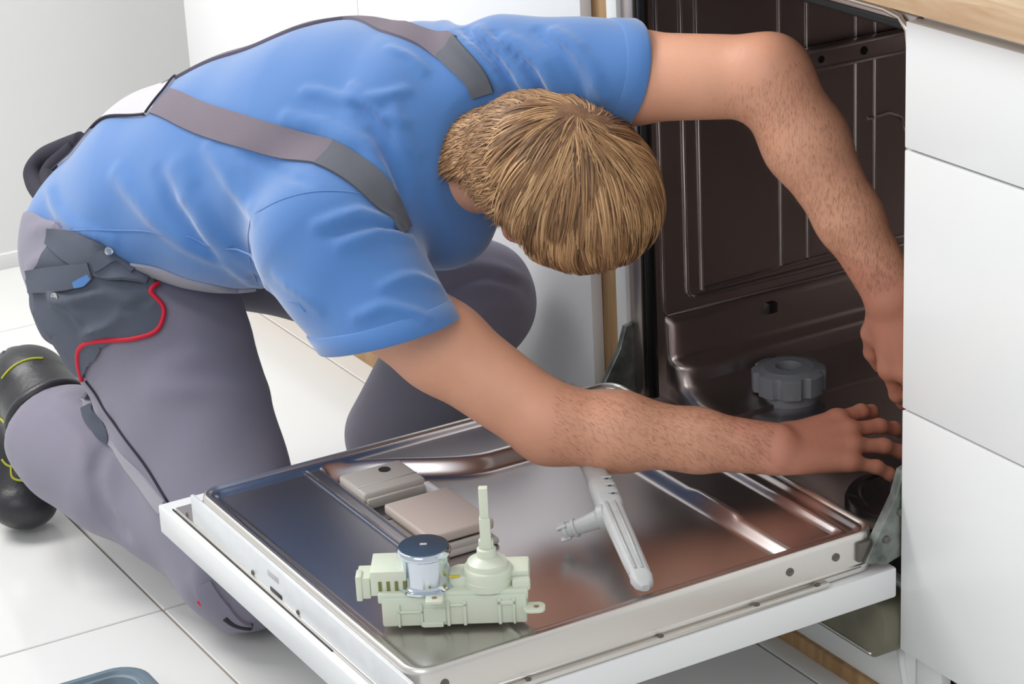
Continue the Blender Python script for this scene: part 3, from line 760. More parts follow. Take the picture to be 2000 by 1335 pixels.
R_piping = [(-0.2407, -0.5630, 0.4493), (-0.2346, -0.5759, 0.4464), (-0.2308, -0.5718, 0.4391), (-0.2244, -0.5643, 0.4253), (-0.2196, -0.5681, 0.4101), (-0.2177, -0.5814, 0.3951), (-0.2307, -0.6097, 0.3886), (-0.2581, -0.6384, 0.3853), (-0.2816, -0.6528, 0.3768), (-0.2944, -0.6581, 0.3623), (-0.2981, -0.6580, 0.3423), (-0.3003, -0.6551, 0.3196)]
R_wpanel = [(-0.3755, -0.6525, 0.5005), (-0.3273, -0.6428, 0.4974), (-0.2855, -0.6251, 0.4861), (-0.2628, -0.6000, 0.4737), (-0.2464, -0.5738, 0.4570)]
R_flap = [(-0.3973, -0.6759, 0.4359), (-0.3379, -0.6649, 0.4523), (-0.3055, -0.6490, 0.4624), (-0.2852, -0.6305, 0.4725)]
R_flap2 = [(-0.2848, -0.6274, 0.4790), (-0.2767, -0.6005, 0.4805), (-0.2565, -0.5863, 0.4662)]
R_lining = [(-0.2997, -0.6488, 0.4527), (-0.2912, -0.6411, 0.4577), (-0.2846, -0.6328, 0.4653)]
R_snap = [(-0.3193, -0.6636, 0.4352), (-0.2814, -0.6149, 0.4885)]
R_pfold = [(-0.3326, -0.6699, 0.4251), (-0.2696, -0.6272, 0.4439), (-0.2323, -0.5787, 0.4366), (-0.2417, -0.6040, 0.4271), (-0.2542, -0.6302, 0.4027), (-0.2806, -0.6510, 0.3880), (-0.3504, -0.6705, 0.4415), (-0.2999, -0.6562, 0.4217), (-0.2756, -0.6463, 0.3994)]
R_seam = [(-0.3003, -0.6551, 0.3196), (-0.2566, -0.6451, 0.2885), (-0.1883, -0.6332, 0.2443), (-0.1236, -0.6208, 0.1936)]
R_strip = [(-0.3404, -0.6655, 0.3482), (-0.4205, -0.6155, 0.2437), (-0.3027, -0.6316, 0.2311), (-0.2039, -0.6362, 0.2136), (-0.1355, -0.6271, 0.1864)]
R_strippatch = [(-0.3809, -0.6263, 0.2406), (-0.3410, -0.6297, 0.2367), (-0.3027, -0.6316, 0.2311)]
R_kneered = [(-0.0599, -0.6173, 0.0816), (-0.0525, -0.6114, 0.0759), (-0.0400, -0.6002, 0.0714)]
R_kneepatch = [(-0.0502, -0.6127, 0.1070), (-0.0400, -0.6002, 0.0714), (-0.0408, -0.5725, 0.0339)]
R_kneedark = [(-0.0358, -0.5931, 0.0640), (-0.0326, -0.5813, 0.0513), (-0.0306, -0.5615, 0.0392)]
R_hipred = [(-0.4330, -0.6717, 0.3880), (-0.4334, -0.6718, 0.3890), (-0.4260, -0.6747, 0.3973)]
R_lime1 = [(-0.5796, -0.6862, 0.2379), (-0.5742, -0.6660, 0.2560), (-0.5698, -0.6445, 0.2620), (-0.5652, -0.6254, 0.2597)]
R_lime2 = [(-0.5806, -0.6958, 0.1799), (-0.5269, -0.7015, 0.1840), (-0.5049, -0.6990, 0.1835)]
R_lime3 = [(-0.4996, -0.6942, 0.1609), (-0.5736, -0.6863, 0.1117), (-0.5685, -0.6937, 0.0950), (-0.5611, -0.6903, 0.0881), (-0.5546, -0.6762, 0.0844)]
R_lime4 = [(-0.5853, -0.6999, 0.1148), (-0.5783, -0.6964, 0.1077), (-0.5718, -0.6893, 0.1040)]
R_yokeedge = [(-0.2947, -0.5308, 0.6627), (-0.3773, -0.5425, 0.6447), (-0.4458, -0.5531, 0.6164), (-0.4564, -0.5704, 0.5947), (-0.5138, -0.5776, 0.5569), (-0.5249, -0.5923, 0.5419)]
R_joint = [(-0.3639, -0.4579, 0.6856), (-0.3178, -0.4892, 0.6870), (-0.3031, -0.5119, 0.6761), (-0.2947, -0.5308, 0.6627)]
R_wband = [(-0.5430, -0.5380, 0.5730), (-0.5730, -0.5610, 0.5580), (-0.6000, -0.5770, 0.5430), (-0.6020, -0.5940, 0.5260), (-0.5760, -0.6010, 0.5130), (-0.5030, -0.6080, 0.5060)]
R_wband2 = [(-0.5440, -0.5470, 0.5640), (-0.5690, -0.5660, 0.5410), (-0.5700, -0.5820, 0.5230), (-0.5230, -0.5960, 0.5110)]
man = thing('person', 'man in blue t-shirt and grey bib overalls kneeling and leaning over the open dishwasher door', 'person', (-0.3, -0.4, 0.0))

skin = mat('skin', rgb(222, 163, 133), 0.50, var=0.07, vscale=14, bump=0.16, bscale=160, sss=0.10)
_nt = skin.node_tree; _b = _nt.nodes['Principled BSDF']; _src = _b.inputs['Base Color'].links[0].from_socket
_at = _nt.nodes.new('ShaderNodeAttribute'); _at.attribute_name = 'flush'
_mx = _nt.nodes.new('ShaderNodeMix'); _mx.data_type = 'RGBA'; _mx.inputs[7].default_value = rgb(196, 116, 98)
_nt.links.new(_at.outputs['Fac'], _mx.inputs[0]); _nt.links.new(_src, _mx.inputs[6]); _nt.links.new(_mx.outputs[2], _b.inputs['Base Color'])
def hand(W, F, N, side, curl, spread=0.0, sc=1.0, thumb=(0.55, -0.2)):
    """five-fingered hand; W wrist, F forward, N back of hand, side=+1 if thumb lies towards cross(F,N)"""
    F = nrm(F); N = np.asarray(N, float); N = nrm(N-F*N.dot(F)); S = np.cross(F, N)*side
    pt = lambda f, s, n: W+(F*f+S*s+N*n)*sc
    parts = []
    kn = [(0.092, 0.029, 0.004), (0.097, 0.009, 0.007), (0.092, -0.011, 0.005), (0.083, -0.030, -0.001)]
    lens = [(0.043, 0.026, 0.021), (0.047, 0.030, 0.022), (0.044, 0.028, 0.022), (0.035, 0.021, 0.020)]
    palm = union([ecap(pt(0.0, 0.010*(1-i/1.5), 0), pt(*kn[i]), 0.0155*sc, 0.0118*sc) for i in range(4)]
                 + [ecap(pt(0.012, 0.012, -0.008), pt(0.068, 0.014, -0.008), (0.022*sc, 0.014*sc), (0.028*sc, 0.012*sc), U=S),
                    ecap(pt(0.02, -0.016, -0.006), pt(0.070, -0.018, -0.008), 0.0145*sc, 0.0135*sc)], 0.012)
    fingers = []
    for i in range(4):
        p = pt(*kn[i]); ang = 0.0; segs = []
        sp_ = spread*(1.5-i)*0.09
        cu = curl[i]
        for j in range(3):
            ang += cu[j]
            dirv = (F*math.cos(ang)-N*math.sin(ang)); dirv = nrm(dirv+S*sp_)
            q = p+dirv*lens[i][j]*sc
            r0 = (0.0098, 0.0088, 0.0079)[j]*(0.9 if i == 3 else 1)*sc; r1 = (0.0086, 0.0078, 0.0066)[j]*(0.9 if i == 3 else 1)*sc
            segs.append(ecap(p, q, r0, r1)); 
            if j < 2: segs.append(ecap(q-dirv*0.002+N*0.0008, q+dirv*0.002+N*0.0008, r1*1.06, r1*1.06))
            p = q
        fingers.append(union(segs, 0.004))
    tb_, tn = thumb
    t0 = pt(0.022, 0.020, -0.008); d1 = nrm(F*0.72+S*tb_+N*tn); t1 = t0+d1*0.042*sc; d2 = nrm(F*0.85+S*tb_*0.5+N*(tn-0.1)); t2 = t1+d2*0.034*sc; d3 = nrm(F*0.95+S*tb_*0.1+N*(tn-0.2)); t3 = t2+d3*0.027*sc
    th = union([ecap(t0, t1, 0.016*sc, 0.012*sc), ecap(t1, t2, 0.0115*sc, 0.0100*sc), ecap(t2, t3, 0.0105*sc, 0.0080*sc)], 0.006)
    tend = [ecap(pt(0.03, 0.008*(1-i/1.5), 0.0085), pt(kn[i][0]-0.01, kn[i][1], kn[i][2]+0.0085), 0.0022*sc, 0.0026*sc) for i in range(4)]
    knob = [ecap(pt(kn[i][0]-0.002, kn[i][1], kn[i][2]+0.0035), pt(kn[i][0]+0.003, kn[i][1], kn[i][2]+0.0025), 0.0102*sc, 0.0098*sc) for i in range(4)]
    def f(P):
        d = palm(P)
        for g in knob: d = smin(d, g(P), 0.006)
        for g in tend: d = smin(d, g(P), 0.006)
        fd = fingers[0](P)
        for g in fingers[1:]: fd = np.minimum(fd, g(P))
        d = smin(d, fd, 0.007)
        return smin(d, th(P), 0.012)
    return f, [pt(*k) for k in kn]

# --- head frame (world axes)
HS = 1.10
HC = J['head']; HR = nrm(np.array((-0.0055, -0.6856, -0.7200))); HU = np.array((0.9991, -0.0537, 0.0825)); HU = nrm(HU-HR*HU.dot(HR)); HF = np.cross(HU, HR)
def hp(r, f, u): return HC+(HR*r+HF*f+HU*u)*HS
def arm_fields(sh, el, wr, su, flat, s=1.0):
    sh, el, wr = (np.asarray(v, float) for v in (sh, el, wr))
    m1 = sh*0.5+el*0.5; fa = el*0.70+wr*0.30; fb = el*0.35+wr*0.65
    return [ecap(sh, m1, 0.060*su, 0.056*su), ecap(m1, el, 0.056*su, 0.044*s), ecap(el, fa, (0.044*s, 0.043*s), (0.0445*s, 0.042*s), U=flat),
            ecap(fa, fb, (0.0445*s, 0.042*s), (0.0350*s, 0.031*s), U=flat), ecap(fb, wr, (0.0350*s, 0.031*s), (0.0315*s, 0.0225*s), U=flat)]
hR, knR = hand(J['wrR'], (0.10, 0.98, -0.10), (0.50, 0.0, 0.86), -1, [(0.16, 0.30, 0.35), (0.12, 0.30, 0.35), (0.10, 0.32, 0.32), (0.12, 0.34, 0.3)], spread=2.0, sc=1.06, thumb=(0.5, -0.5))
hL, knL = hand(J['wrL'], (0.10, 0.25, -0.95), (0.55, -0.75, -0.1), 1, [(0.3, 0.4, 0.3)]*4, spread=0.6, sc=1.06)
sR0 = J['shR']; sL0 = J['shL']
elRa = J['elR']
armR = union(arm_fields((0.0530, -0.4400, 0.5250), elRa, J['wrR'], 0.97, (0.2, 0.1, 1), 1.06), 0.02)
armL = union(arm_fields(sL0, J['elL'], J['wrL'], 0.97, (0.6, 0.5, -0.2), 1.10), 0.02)
core = union([ecap(J['pelvis'], J['waist'], (0.12, 0.08), (0.11, 0.08), U=J['hipL']-J['hipR']), ecap(J['waist'], J['chest'], (0.11, 0.08), (0.14, 0.09), U=sL0-sR0),
              ecap(J['chest'], J['upper'], (0.14, 0.09), (0.13, 0.07), U=sL0-sR0)], 0.04)
neckf = union([ecap(J['upper'], J['neck'], 0.075, 0.062), ecap(J['neck'], hp(0, -0.035, -0.06), 0.066, 0.066)], 0.03)
skull = union([ellip(hp(0, -0.005, 0.012), HR, HF, HU, (0.080*HS, 0.102*HS, 0.094*HS)), ellip(hp(0, 0.045, -0.055), HR, HF, HU, (0.060, 0.062, 0.075)),
               ecap(hp(0, 0.075, -0.105), hp(0, 0.082, -0.100), (0.030, 0.018), (0.022, 0.016), U=HR), ecap(hp(-0.045, 0.035, -0.085), hp(0.045, 0.035, -0.085), 0.022, 0.022)], 0.03)
face_bits = union([ecap(hp(0, 0.094, -0.010), hp(0, 0.112, -0.048), 0.008, 0.013), ecap(hp(-0.010, 0.100, -0.051), hp(0.010, 0.100, -0.051), 0.0085, 0.0085),
                   ecap(hp(-0.042, 0.082, 0.012), hp(-0.012, 0.094, 0.010), 0.007, 0.007), ecap(hp(0.042, 0.082, 0.012), hp(0.012, 0.094, 0.010), 0.007, 0.007),
                   ecap(hp(-0.020, 0.093, -0.076), hp(0.020, 0.093, -0.076), 0.005, 0.005), ecap(hp(-0.016, 0.093, -0.085), hp(0.016, 0.093, -0.085), 0.0055, 0.0055)], 0.008)
def ear(s):
    o = union([ecap(hp(s*0.078, -0.012, 0.010), hp(s*0.082, -0.018, -0.012), (0.017, 0.006), (0.014, 0.006), U=HF), ecap(hp(s*0.080, -0.012, -0.018), hp(s*0.079, -0.006, -0.032), (0.010, 0.005), (0.007, 0.005), U=HF)], 0.008)
    inn = ecap(hp(s*0.091, -0.006, 0.006), hp(s*0.091, -0.008, -0.012), (0.009, 0.006), (0.008, 0.006), U=HF)
    return lambda P: np.maximum(o(P), -inn(P))
earR, earL = ear(1), ear(-1)
socket = union([ecap(hp(-0.036, 0.092, -0.010), hp(-0.026, 0.096, -0.010), 0.0095, 0.0095), ecap(hp(0.026, 0.096, -0.010), hp(0.036, 0.092, -0.010), 0.0095, 0.0095)], 0.002)
def headf(P):
    d = skull(P); d = -smin(-d, socket(P), 0.008)
    d = smin(d, face_bits(P), 0.010)
    return np.minimum(d, smin(d, np.minimum(earR(P), earL(P)), 0.004))
def bodyf(P):
    d = smin(core(P), armR(P), 0.03); d = smin(d, armL(P), 0.03)
    d = smin(d, neckf(P), 0.03); d = smin(d, headf(P), 0.022)
    d = smin(d, hR(P), 0.014); return smin(d, hL(P), 0.014)
body = sdf_obj('body', bodyf, (-0.66, -0.72, 0.15), (0.62, 0.36, 0.92), 0.0036, skin, man)

_co = np.empty(len(body.data.vertices)*3, np.float32); body.data.vertices.foreach_get('co', _co); _co = _co.reshape(-1, 3)
_fl = np.zeros(len(_co))
for _e, _w in ((J['elR'], J['wrR']), (J['elL'], J['wrL'])):
    _a = nrm(_w-_e); _t = (_co-_w)@_a; _dd = np.linalg.norm(_co-_w, axis=1)
    _fl = np.maximum(_fl, (lambda z: z*z*(3-2*z))(np.clip((_t+0.13)/0.24, 0, 1))*(_dd < 0.25)*0.5)
    _fl = np.maximum(_fl, 0.3*np.exp(-(np.linalg.norm(_co-_e, axis=1)/0.05)**2))
for _s in (-1, 1): _fl = np.maximum(_fl, 0.9*np.exp(-(np.linalg.norm(_co-hp(_s*0.085, -0.01, -0.01), axis=1)/0.030)**2))
_ca = body.data.attributes.new('flush', 'FLOAT', 'POINT'); _ca.data.foreach_set('value', _fl.astype(np.float32))
for s in (-1, 1):
    e = lathe('eye', [(0.0001, -0.0105), (0.006, -0.0085), (0.0098, -0.003), (0.0105, 0.0), (0.0098, 0.003), (0.006, 0.0085), (0.0001, 0.0105)], M['eye'], man, mx=frame(hp(s*0.031, 0.0815, -0.010), HR, HF), seg=16, angle=80)
    lathe('iris', [(0.0050, 0.0086), (0.0035, 0.0103), (0.0001, 0.0108)], M['iris'], e, mx=frame(hp(s*0.031, 0.0815, -0.010), HR, HF), seg=16, angle=80)

# --- shirt
LATS = nrm(sL0-sR0); LATP = nrm(J['hipL']-J['hipR'])
mid = J['waist']*0.5+J['chest']*0.5
torso = union([ecap(J['pelvis']+V3(0.002, -0.014, -0.010), J['waist'], (0.150, 0.122), (0.150, 0.116), U=LATP),
               ecap(J['waist'], mid, (0.150, 0.116), (0.165, 0.130), U=LATP+LATS),
               ecap(mid, J['chest'], (0.165, 0.130), (0.175, 0.135), U=LATS),
               ecap(J['chest'], J['upper'], (0.175, 0.135), (0.165, 0.118), U=LATS)]+[ecap((-0.0850, -0.3440, 0.5550), (0.0180, -0.2720, 0.5520), 0.075, 0.070)], 0.05)
slR = union([ecap((0.0390, -0.4380, 0.5590), (0.1720, -0.4150, 0.4520), 0.096, 0.078)], 0.03)
slL = union([ecap((0.0500, -0.1880, 0.7240), (0.2160, -0.0760, 0.7410), 0.077, 0.0645)], 0.03)
cutR = plane((0.1580, -0.4160, 0.4680), (0.2783, 0.0983, -0.9345)); cutL = plane((0.1820, -0.0930, 0.7400), (0.2756, 0.9261, -0.2394))
collar = union([ecap(J['upper'], J['neck']*0.6+hp(0, -0.04, -0.07)*0.4, 0.095, 0.076)], 0.02)
colcut = plane(J['neck']*0.62+hp(0, -0.035, -0.06)*0.38, HC-J['neck'])
FOLDS = [
 (0.018000000000000002, 0.009349999999999999, [(-0.0387, -0.4448, 0.6983), (-0.0247, -0.4365, 0.6948), (-0.0110, -0.4269, 0.6933), (0.0042, -0.4180, 0.6922), (0.0186, -0.4131, 0.6890), (0.0352, -0.4080, 0.6855), (0.0481, -0.4025, 0.6819), (0.0599, -0.3953, 0.6770), (0.0697, -0.3914, 0.6696), (0.0805, -0.3894, 0.6586), (0.0897, -0.3853, 0.6481), (0.0966, -0.3815, 0.6359), (0.1020, -0.3784, 0.6212)]),
 (-0.018000000000000002, 0.009349999999999999, [(0.0253, -0.3783, 0.7215), (0.0390, -0.3791, 0.7121), (0.0512, -0.3749, 0.7044), (0.0612, -0.3740, 0.6940), (0.0724, -0.3694, 0.6831), (0.0795, -0.3700, 0.6719), (0.0878, -0.3684, 0.6581), (0.0950, -0.3676, 0.6401), (0.0989, -0.3666, 0.6249)]),
 (0.012, 0.0068, [(-0.0455, -0.4150, 0.7260), (-0.0296, -0.4034, 0.7250), (-0.0120, -0.3956, 0.7217), (0.0080, -0.3860, 0.7220), (0.0229, -0.3771, 0.7237), (0.0329, -0.3674, 0.7250), (0.0418, -0.3542, 0.7259), (0.0458, -0.3416, 0.7283), (0.0487, -0.3284, 0.7303)]),
 (0.012, 0.0059499999999999996, [(0.0729, -0.3434, 0.6990), (0.0703, -0.3494, 0.6991), (0.0650, -0.3555, 0.7021), (0.0603, -0.3605, 0.7045), (0.0543, -0.3663, 0.7074), (0.0440, -0.3700, 0.7148), (0.0343, -0.3739, 0.7195), (0.0180, -0.3733, 0.7290), (0.0008, -0.3738, 0.7346)]),
 (0.012, 0.0059499999999999996, [(0.0937, -0.3348, 0.6640), (0.0918, -0.3383, 0.6673), (0.0893, -0.3429, 0.6713), (0.0860, -0.3456, 0.6770), (0.0823, -0.3481, 0.6826), (0.0772, -0.3514, 0.6886), (0.0703, -0.3494, 0.6991), (0.0643, -0.3479, 0.7069), (0.0569, -0.3471, 0.7152)]),
 (0.009000000000000001, 0.0051, [(-0.0139, -0.3118, 0.7695), (-0.0063, -0.3111, 0.7678), (0.0027, -0.3068, 0.7657), (0.0090, -0.3025, 0.7636), (0.0142, -0.3006, 0.7613), (0.0203, -0.2978, 0.7584), (0.0279, -0.2972, 0.7538), (0.0326, -0.2951, 0.7513), (0.0399, -0.2944, 0.7466)]),
 (0.018000000000000002, 0.007649999999999999, [(0.0988, -0.2114, 0.7849), (0.1134, -0.2059, 0.7806), (0.1300, -0.2016, 0.7741), (0.1444, -0.1978, 0.7679), (0.1572, -0.1944, 0.7604), (0.1655, -0.1929, 0.7496), (0.1728, -0.1893, 0.7376), (0.1770, -0.1855, 0.7255), (0.1771, -0.1821, 0.7121)]),
 (0.018000000000000002, 0.007649999999999999, [(0.0553, -0.2282, 0.7903), (0.0780, -0.2269, 0.7853), (0.0953, -0.2228, 0.7788), (0.1075, -0.2205, 0.7719), (0.1218, -0.2177, 0.7618), (0.1324, -0.2146, 0.7545), (0.1409, -0.2133, 0.7436), (0.1485, -0.2097, 0.7346), (0.1509, -0.2077, 0.7219)]),
 (0.015, 0.0068, [(0.1396, -0.1672, 0.7948), (0.1537, -0.1662, 0.7913), (0.1679, -0.1637, 0.7870), (0.1826, -0.1604, 0.7810), (0.1924, -0.1599, 0.7735), (0.2058, -0.1571, 0.7634), (0.2144, -0.1560, 0.7528), (0.2191, -0.1553, 0.7410), (0.2238, -0.1518, 0.7292)]),
 (0.018000000000000002, 0.0085, [(-0.0761, -0.1995, 0.7690), (0.0201, -0.2394, 0.7809), (0.0483, -0.2453, 0.7782), (0.0696, -0.2461, 0.7728), (0.0836, -0.2446, 0.7663), (0.0945, -0.2415, 0.7589), (0.1055, -0.2369, 0.7508), (0.1144, -0.2328, 0.7430), (0.1225, -0.2282, 0.7378)]),
 (-0.012, 0.0059499999999999996, [(0.0803, -0.2207, 0.7880), (0.0980, -0.2168, 0.7817), (0.1159, -0.2131, 0.7726), (0.1277, -0.2107, 0.7656), (0.1404, -0.2072, 0.7580), (0.1505, -0.2038, 0.7506), (0.1576, -0.2017, 0.7394), (0.1625, -0.1982, 0.7275), (0.1635, -0.1955, 0.7173)]),
 (-0.012, 0.0059499999999999996, [(0.1193, -0.1780, 0.7944), (0.1368, -0.1789, 0.7890), (0.1558, -0.1762, 0.7832), (0.1688, -0.1747, 0.7766), (0.1808, -0.1738, 0.7660), (0.1893, -0.1725, 0.7553), (0.1963, -0.1703, 0.7441), (0.1997, -0.1689, 0.7319), (0.2010, -0.1663, 0.7189)]),
 (-0.015, 0.0059499999999999996, [(0.0324, -0.2325, 0.7865), (0.0614, -0.2374, 0.7831), (0.0818, -0.2349, 0.7775), (0.0942, -0.2326, 0.7706), (0.1067, -0.2288, 0.7629), (0.1150, -0.2272, 0.7548), (0.1226, -0.2253, 0.7466), (0.1300, -0.2233, 0.7354), (0.1356, -0.2202, 0.7266)]),
 (0.012, 0.0068, [(0.1084, -0.4843, 0.6066), (0.1142, -0.4729, 0.6095), (0.1174, -0.4616, 0.6125), (0.1199, -0.4487, 0.6143), (0.1202, -0.4346, 0.6152), (0.1234, -0.4234, 0.6104), (0.1256, -0.4102, 0.6034), (0.1231, -0.3932, 0.5965), (0.1221, -0.3796, 0.5872)]),
 (0.012, 0.0068, [(0.1380, -0.4674, 0.5862), (0.1406, -0.4559, 0.5890), (0.1420, -0.4453, 0.5903), (0.1414, -0.4322, 0.5919), (0.1398, -0.4200, 0.5921), (0.1407, -0.4104, 0.5885), (0.1381, -0.3977, 0.5854), (0.1382, -0.3891, 0.5805), (0.1332, -0.3750, 0.5736)]),
 (-0.009000000000000001, 0.0051, [(0.1222, -0.4781, 0.5971), (0.1274, -0.4664, 0.5998), (0.1306, -0.4538, 0.6017), (0.1318, -0.4402, 0.6030), (0.1329, -0.4295, 0.6013), (0.1318, -0.4146, 0.5988), (0.1318, -0.4032, 0.5939), (0.1300, -0.3908, 0.5883), (0.1255, -0.3770, 0.5816)]),
 (0.012, 0.0162, [(-0.1670, -0.5423, 0.6236), (-0.1517, -0.5416, 0.6072), (-0.1441, -0.5422, 0.5925), (-0.1296, -0.5382, 0.5790), (-0.1204, -0.5353, 0.5639), (-0.1121, -0.5288, 0.5484), (-0.1036, -0.5183, 0.5349), (-0.1004, -0.5054, 0.5165), (-0.0999, -0.4927, 0.5011)]),
 (0.01, 0.0126, [(-0.2797, -0.5854, 0.5971), (-0.2495, -0.5824, 0.5838), (-0.2210, -0.5789, 0.5703), (-0.1977, -0.5737, 0.5554), (-0.1752, -0.5640, 0.5423), (-0.1525, -0.5514, 0.5295), (-0.1339, -0.5342, 0.5183), (-0.1233, -0.5139, 0.5043), (-0.1203, -0.4935, 0.4875)]),
 (0.01, 0.009000000000000001, [(-0.4729, -0.6176, 0.5408), (-0.4381, -0.6246, 0.5407), (-0.4126, -0.6307, 0.5336), (-0.3871, -0.6337, 0.5268), (-0.3607, -0.6339, 0.5236), (-0.3370, -0.6322, 0.5186), (-0.3116, -0.6248, 0.5175), (-0.2922, -0.6155, 0.5145), (-0.2740, -0.6059, 0.5111)]),
 (0.008, 0.0108, [(-0.1325, -0.5146, 0.6518), (-0.1212, -0.5149, 0.6452), (-0.1097, -0.5141, 0.6409), (-0.1004, -0.5137, 0.6368), (-0.0880, -0.5133, 0.6299), (-0.0760, -0.5127, 0.6198), (-0.0604, -0.5095, 0.6100), (-0.0408, -0.5080, 0.5986), (0.0081, -0.5189, 0.6004)]),
 (-0.008, 0.0108, [(-0.1972, -0.5600, 0.6119), (-0.1797, -0.5600, 0.5961), (-0.1659, -0.5576, 0.5782), (-0.1534, -0.5527, 0.5640), (-0.1423, -0.5473, 0.5493), (-0.1347, -0.5406, 0.5335), (-0.1263, -0.5299, 0.5230), (-0.1241, -0.5179, 0.5082), (-0.1226, -0.5056, 0.4962)]),
 (0.008, 0.009000000000000001, [(0.0176, -0.5167, 0.5106), (-0.1602, -0.4485, 0.4482), (-0.1444, -0.4628, 0.4585), (-0.1374, -0.4733, 0.4654), (-0.1239, -0.4845, 0.4789), (-0.1201, -0.4949, 0.4887), (-0.1162, -0.5051, 0.5016), (-0.1136, -0.5160, 0.5181), (-0.1191, -0.5267, 0.5286)]),
 (0.006, 0.007200000000000001, [(0.0727, -0.5257, 0.5411), (0.0790, -0.5243, 0.5395), (0.0852, -0.5228, 0.5378), (0.0914, -0.5214, 0.5362), (0.0974, -0.5199, 0.5345), (0.1089, -0.5166, 0.5310), (0.1194, -0.5130, 0.5271), (0.1291, -0.5090, 0.5229), (0.1387, -0.5050, 0.5158)]),
 (0.009000000000000001, 0.0068, [(0.2264, -0.4104, 0.5077), (0.2199, -0.4185, 0.5130), (0.2153, -0.4275, 0.5163), (0.2103, -0.4364, 0.5194), (0.2048, -0.4449, 0.5223), (0.2000, -0.4538, 0.5226), (0.1969, -0.4622, 0.5197), (0.1928, -0.4701, 0.5163), (0.1863, -0.4782, 0.5132)]),
 (0.009000000000000001, 0.0059499999999999996, [(0.1773, -0.3624, 0.5222), (0.1828, -0.3740, 0.5295), (0.1837, -0.3860, 0.5379), (0.1836, -0.3946, 0.5429), (0.1854, -0.4069, 0.5459), (0.1856, -0.4142, 0.5471), (0.1871, -0.4249, 0.5459), (0.1877, -0.4322, 0.5444), (0.1871, -0.4418, 0.5424)]),
 (-0.006, 0.0063, [(-0.0708, -0.4982, 0.6553), (-0.0572, -0.4925, 0.6546), (-0.0434, -0.4869, 0.6512), (-0.0270, -0.4812, 0.6476), (-0.0147, -0.4781, 0.6467), (0.0085, -0.4768, 0.6464), (0.0319, -0.4787, 0.6463), (0.0494, -0.4752, 0.6472), (0.0649, -0.4737, 0.6446)])]
def fold_field(P, folds):
    o = np.zeros(P.shape[0])
    for amp, w, pts in folds:
        pa = np.array(pts); lo = pa.min(0)-3*w; hi = pa.max(0)+3*w
        m = ((P > lo) & (P < hi)).all(1)
        if m.any():
            d = seg_dist(P[m], pts); e0 = np.linalg.norm(P[m]-pa[0], axis=1); e1 = np.linalg.norm(P[m]-pa[-1], axis=1); o[m] += amp*np.exp(-(d/w)**2)*(0.35+0.65*np.clip(np.minimum(e0, e1)/(2.5*w), 0, 1))
    return o
def wob(P, s, a, ph=0.0):
    return a*(np.sin(P[:, 0]*s+ph+1.7*np.sin(P[:, 2]*s*0.7))*np.sin(P[:, 1]*s*1.13+1.3+ph)+0.6*np.sin((P[:, 0]+P[:, 1]-P[:, 2])*s*1.9+ph))
def shirtf(P):
    d0 = torso(P)
    r = -smin(-slR(P), -cutR(P)-0.004, 0.004); l = -smin(-slL(P), -cutL(P)-0.004, 0.004)
    cl = collar(P); cl = -smin(-cl, -colcut(P), 0.004)
    d = smin(d0, cl, 0.035)
    d = smin(d, r, 0.05); d = smin(d, l, 0.05)
    return d-fold_field(P, FOLDS)-wob(P, 24, 0.0012)
shirt = sdf_obj('shirt', shirtf, (-0.66, -0.72, 0.28), (0.34, 0.08, 0.92), 0.0039, M['shirt'], man)

def hem(name, field, P0, n, wband, material, parent, center=None, seg=72, off=0.0):
    """rolled hem following the outline where a plane cuts a soft form"""
    n = nrm(n); u = nrm(np.cross(n, (0.3, 0.2, 1))); v = np.cross(n, u); P0 = np.asarray(P0, float)
    ang = np.arange(seg)*2*math.pi/seg; dirs = np.cos(ang)[:, None]*u+np.sin(ang)[:, None]*v
    def radius(o):
        c = P0+n*o; rr = np.linspace(0.01, 0.16, 151); Pt = (c+dirs[:, None, :]*rr[None, :, None]).reshape(-1, 3)
        D = field(Pt).reshape(seg, -1); k = np.argmax(D > 0, axis=1); k = np.maximum(k, 1)
        a = D[np.arange(seg), k-1]; b_ = D[np.arange(seg), k]; return rr[k-1]+(rr[1]-rr[0])*a/(a-b_)
    rings = []
    rad = radius(-wband); rad2 = radius(-0.004)
    for o, dr in ((-wband-0.001, -0.004), (-wband, 0.0002), (-wband+0.002, 0.0022), (-wband*0.5, 0.0026), (-0.002, 0.0028), (0.001, 0.0012), (0.0015, -0.002), (-0.002, -0.0042), (-0.008, -0.006)):
        t = min(1, max(0, (o+wband)/wband)); R_ = rad*(1-t)+rad2*t
        rings.append([Vector(p) for p in (P0+n*o+dirs*(R_+dr+off)[:, None])])
    bm = bmesh.new(); add_loft(bm, rings, caps=False)
    return bm_obj(name, bm, material, parent, smooth=True)
for P0_, n_, fld in (((0.1580, -0.4160, 0.4680), (0.2783, 0.0983, -0.9345), slR), ((0.1820, -0.0930, 0.7400), (0.2756, 0.9261, -0.2394), slL)):
    hem('sleeve_hem', fld, P0_, n_, 0.024, M['shirt'], shirt)
hem('collar', collar, J['neck']*0.62+hp(0, -0.035, -0.06)*0.38, HC-J['neck'], 0.020, M['shirt'], shirt, off=0.001)

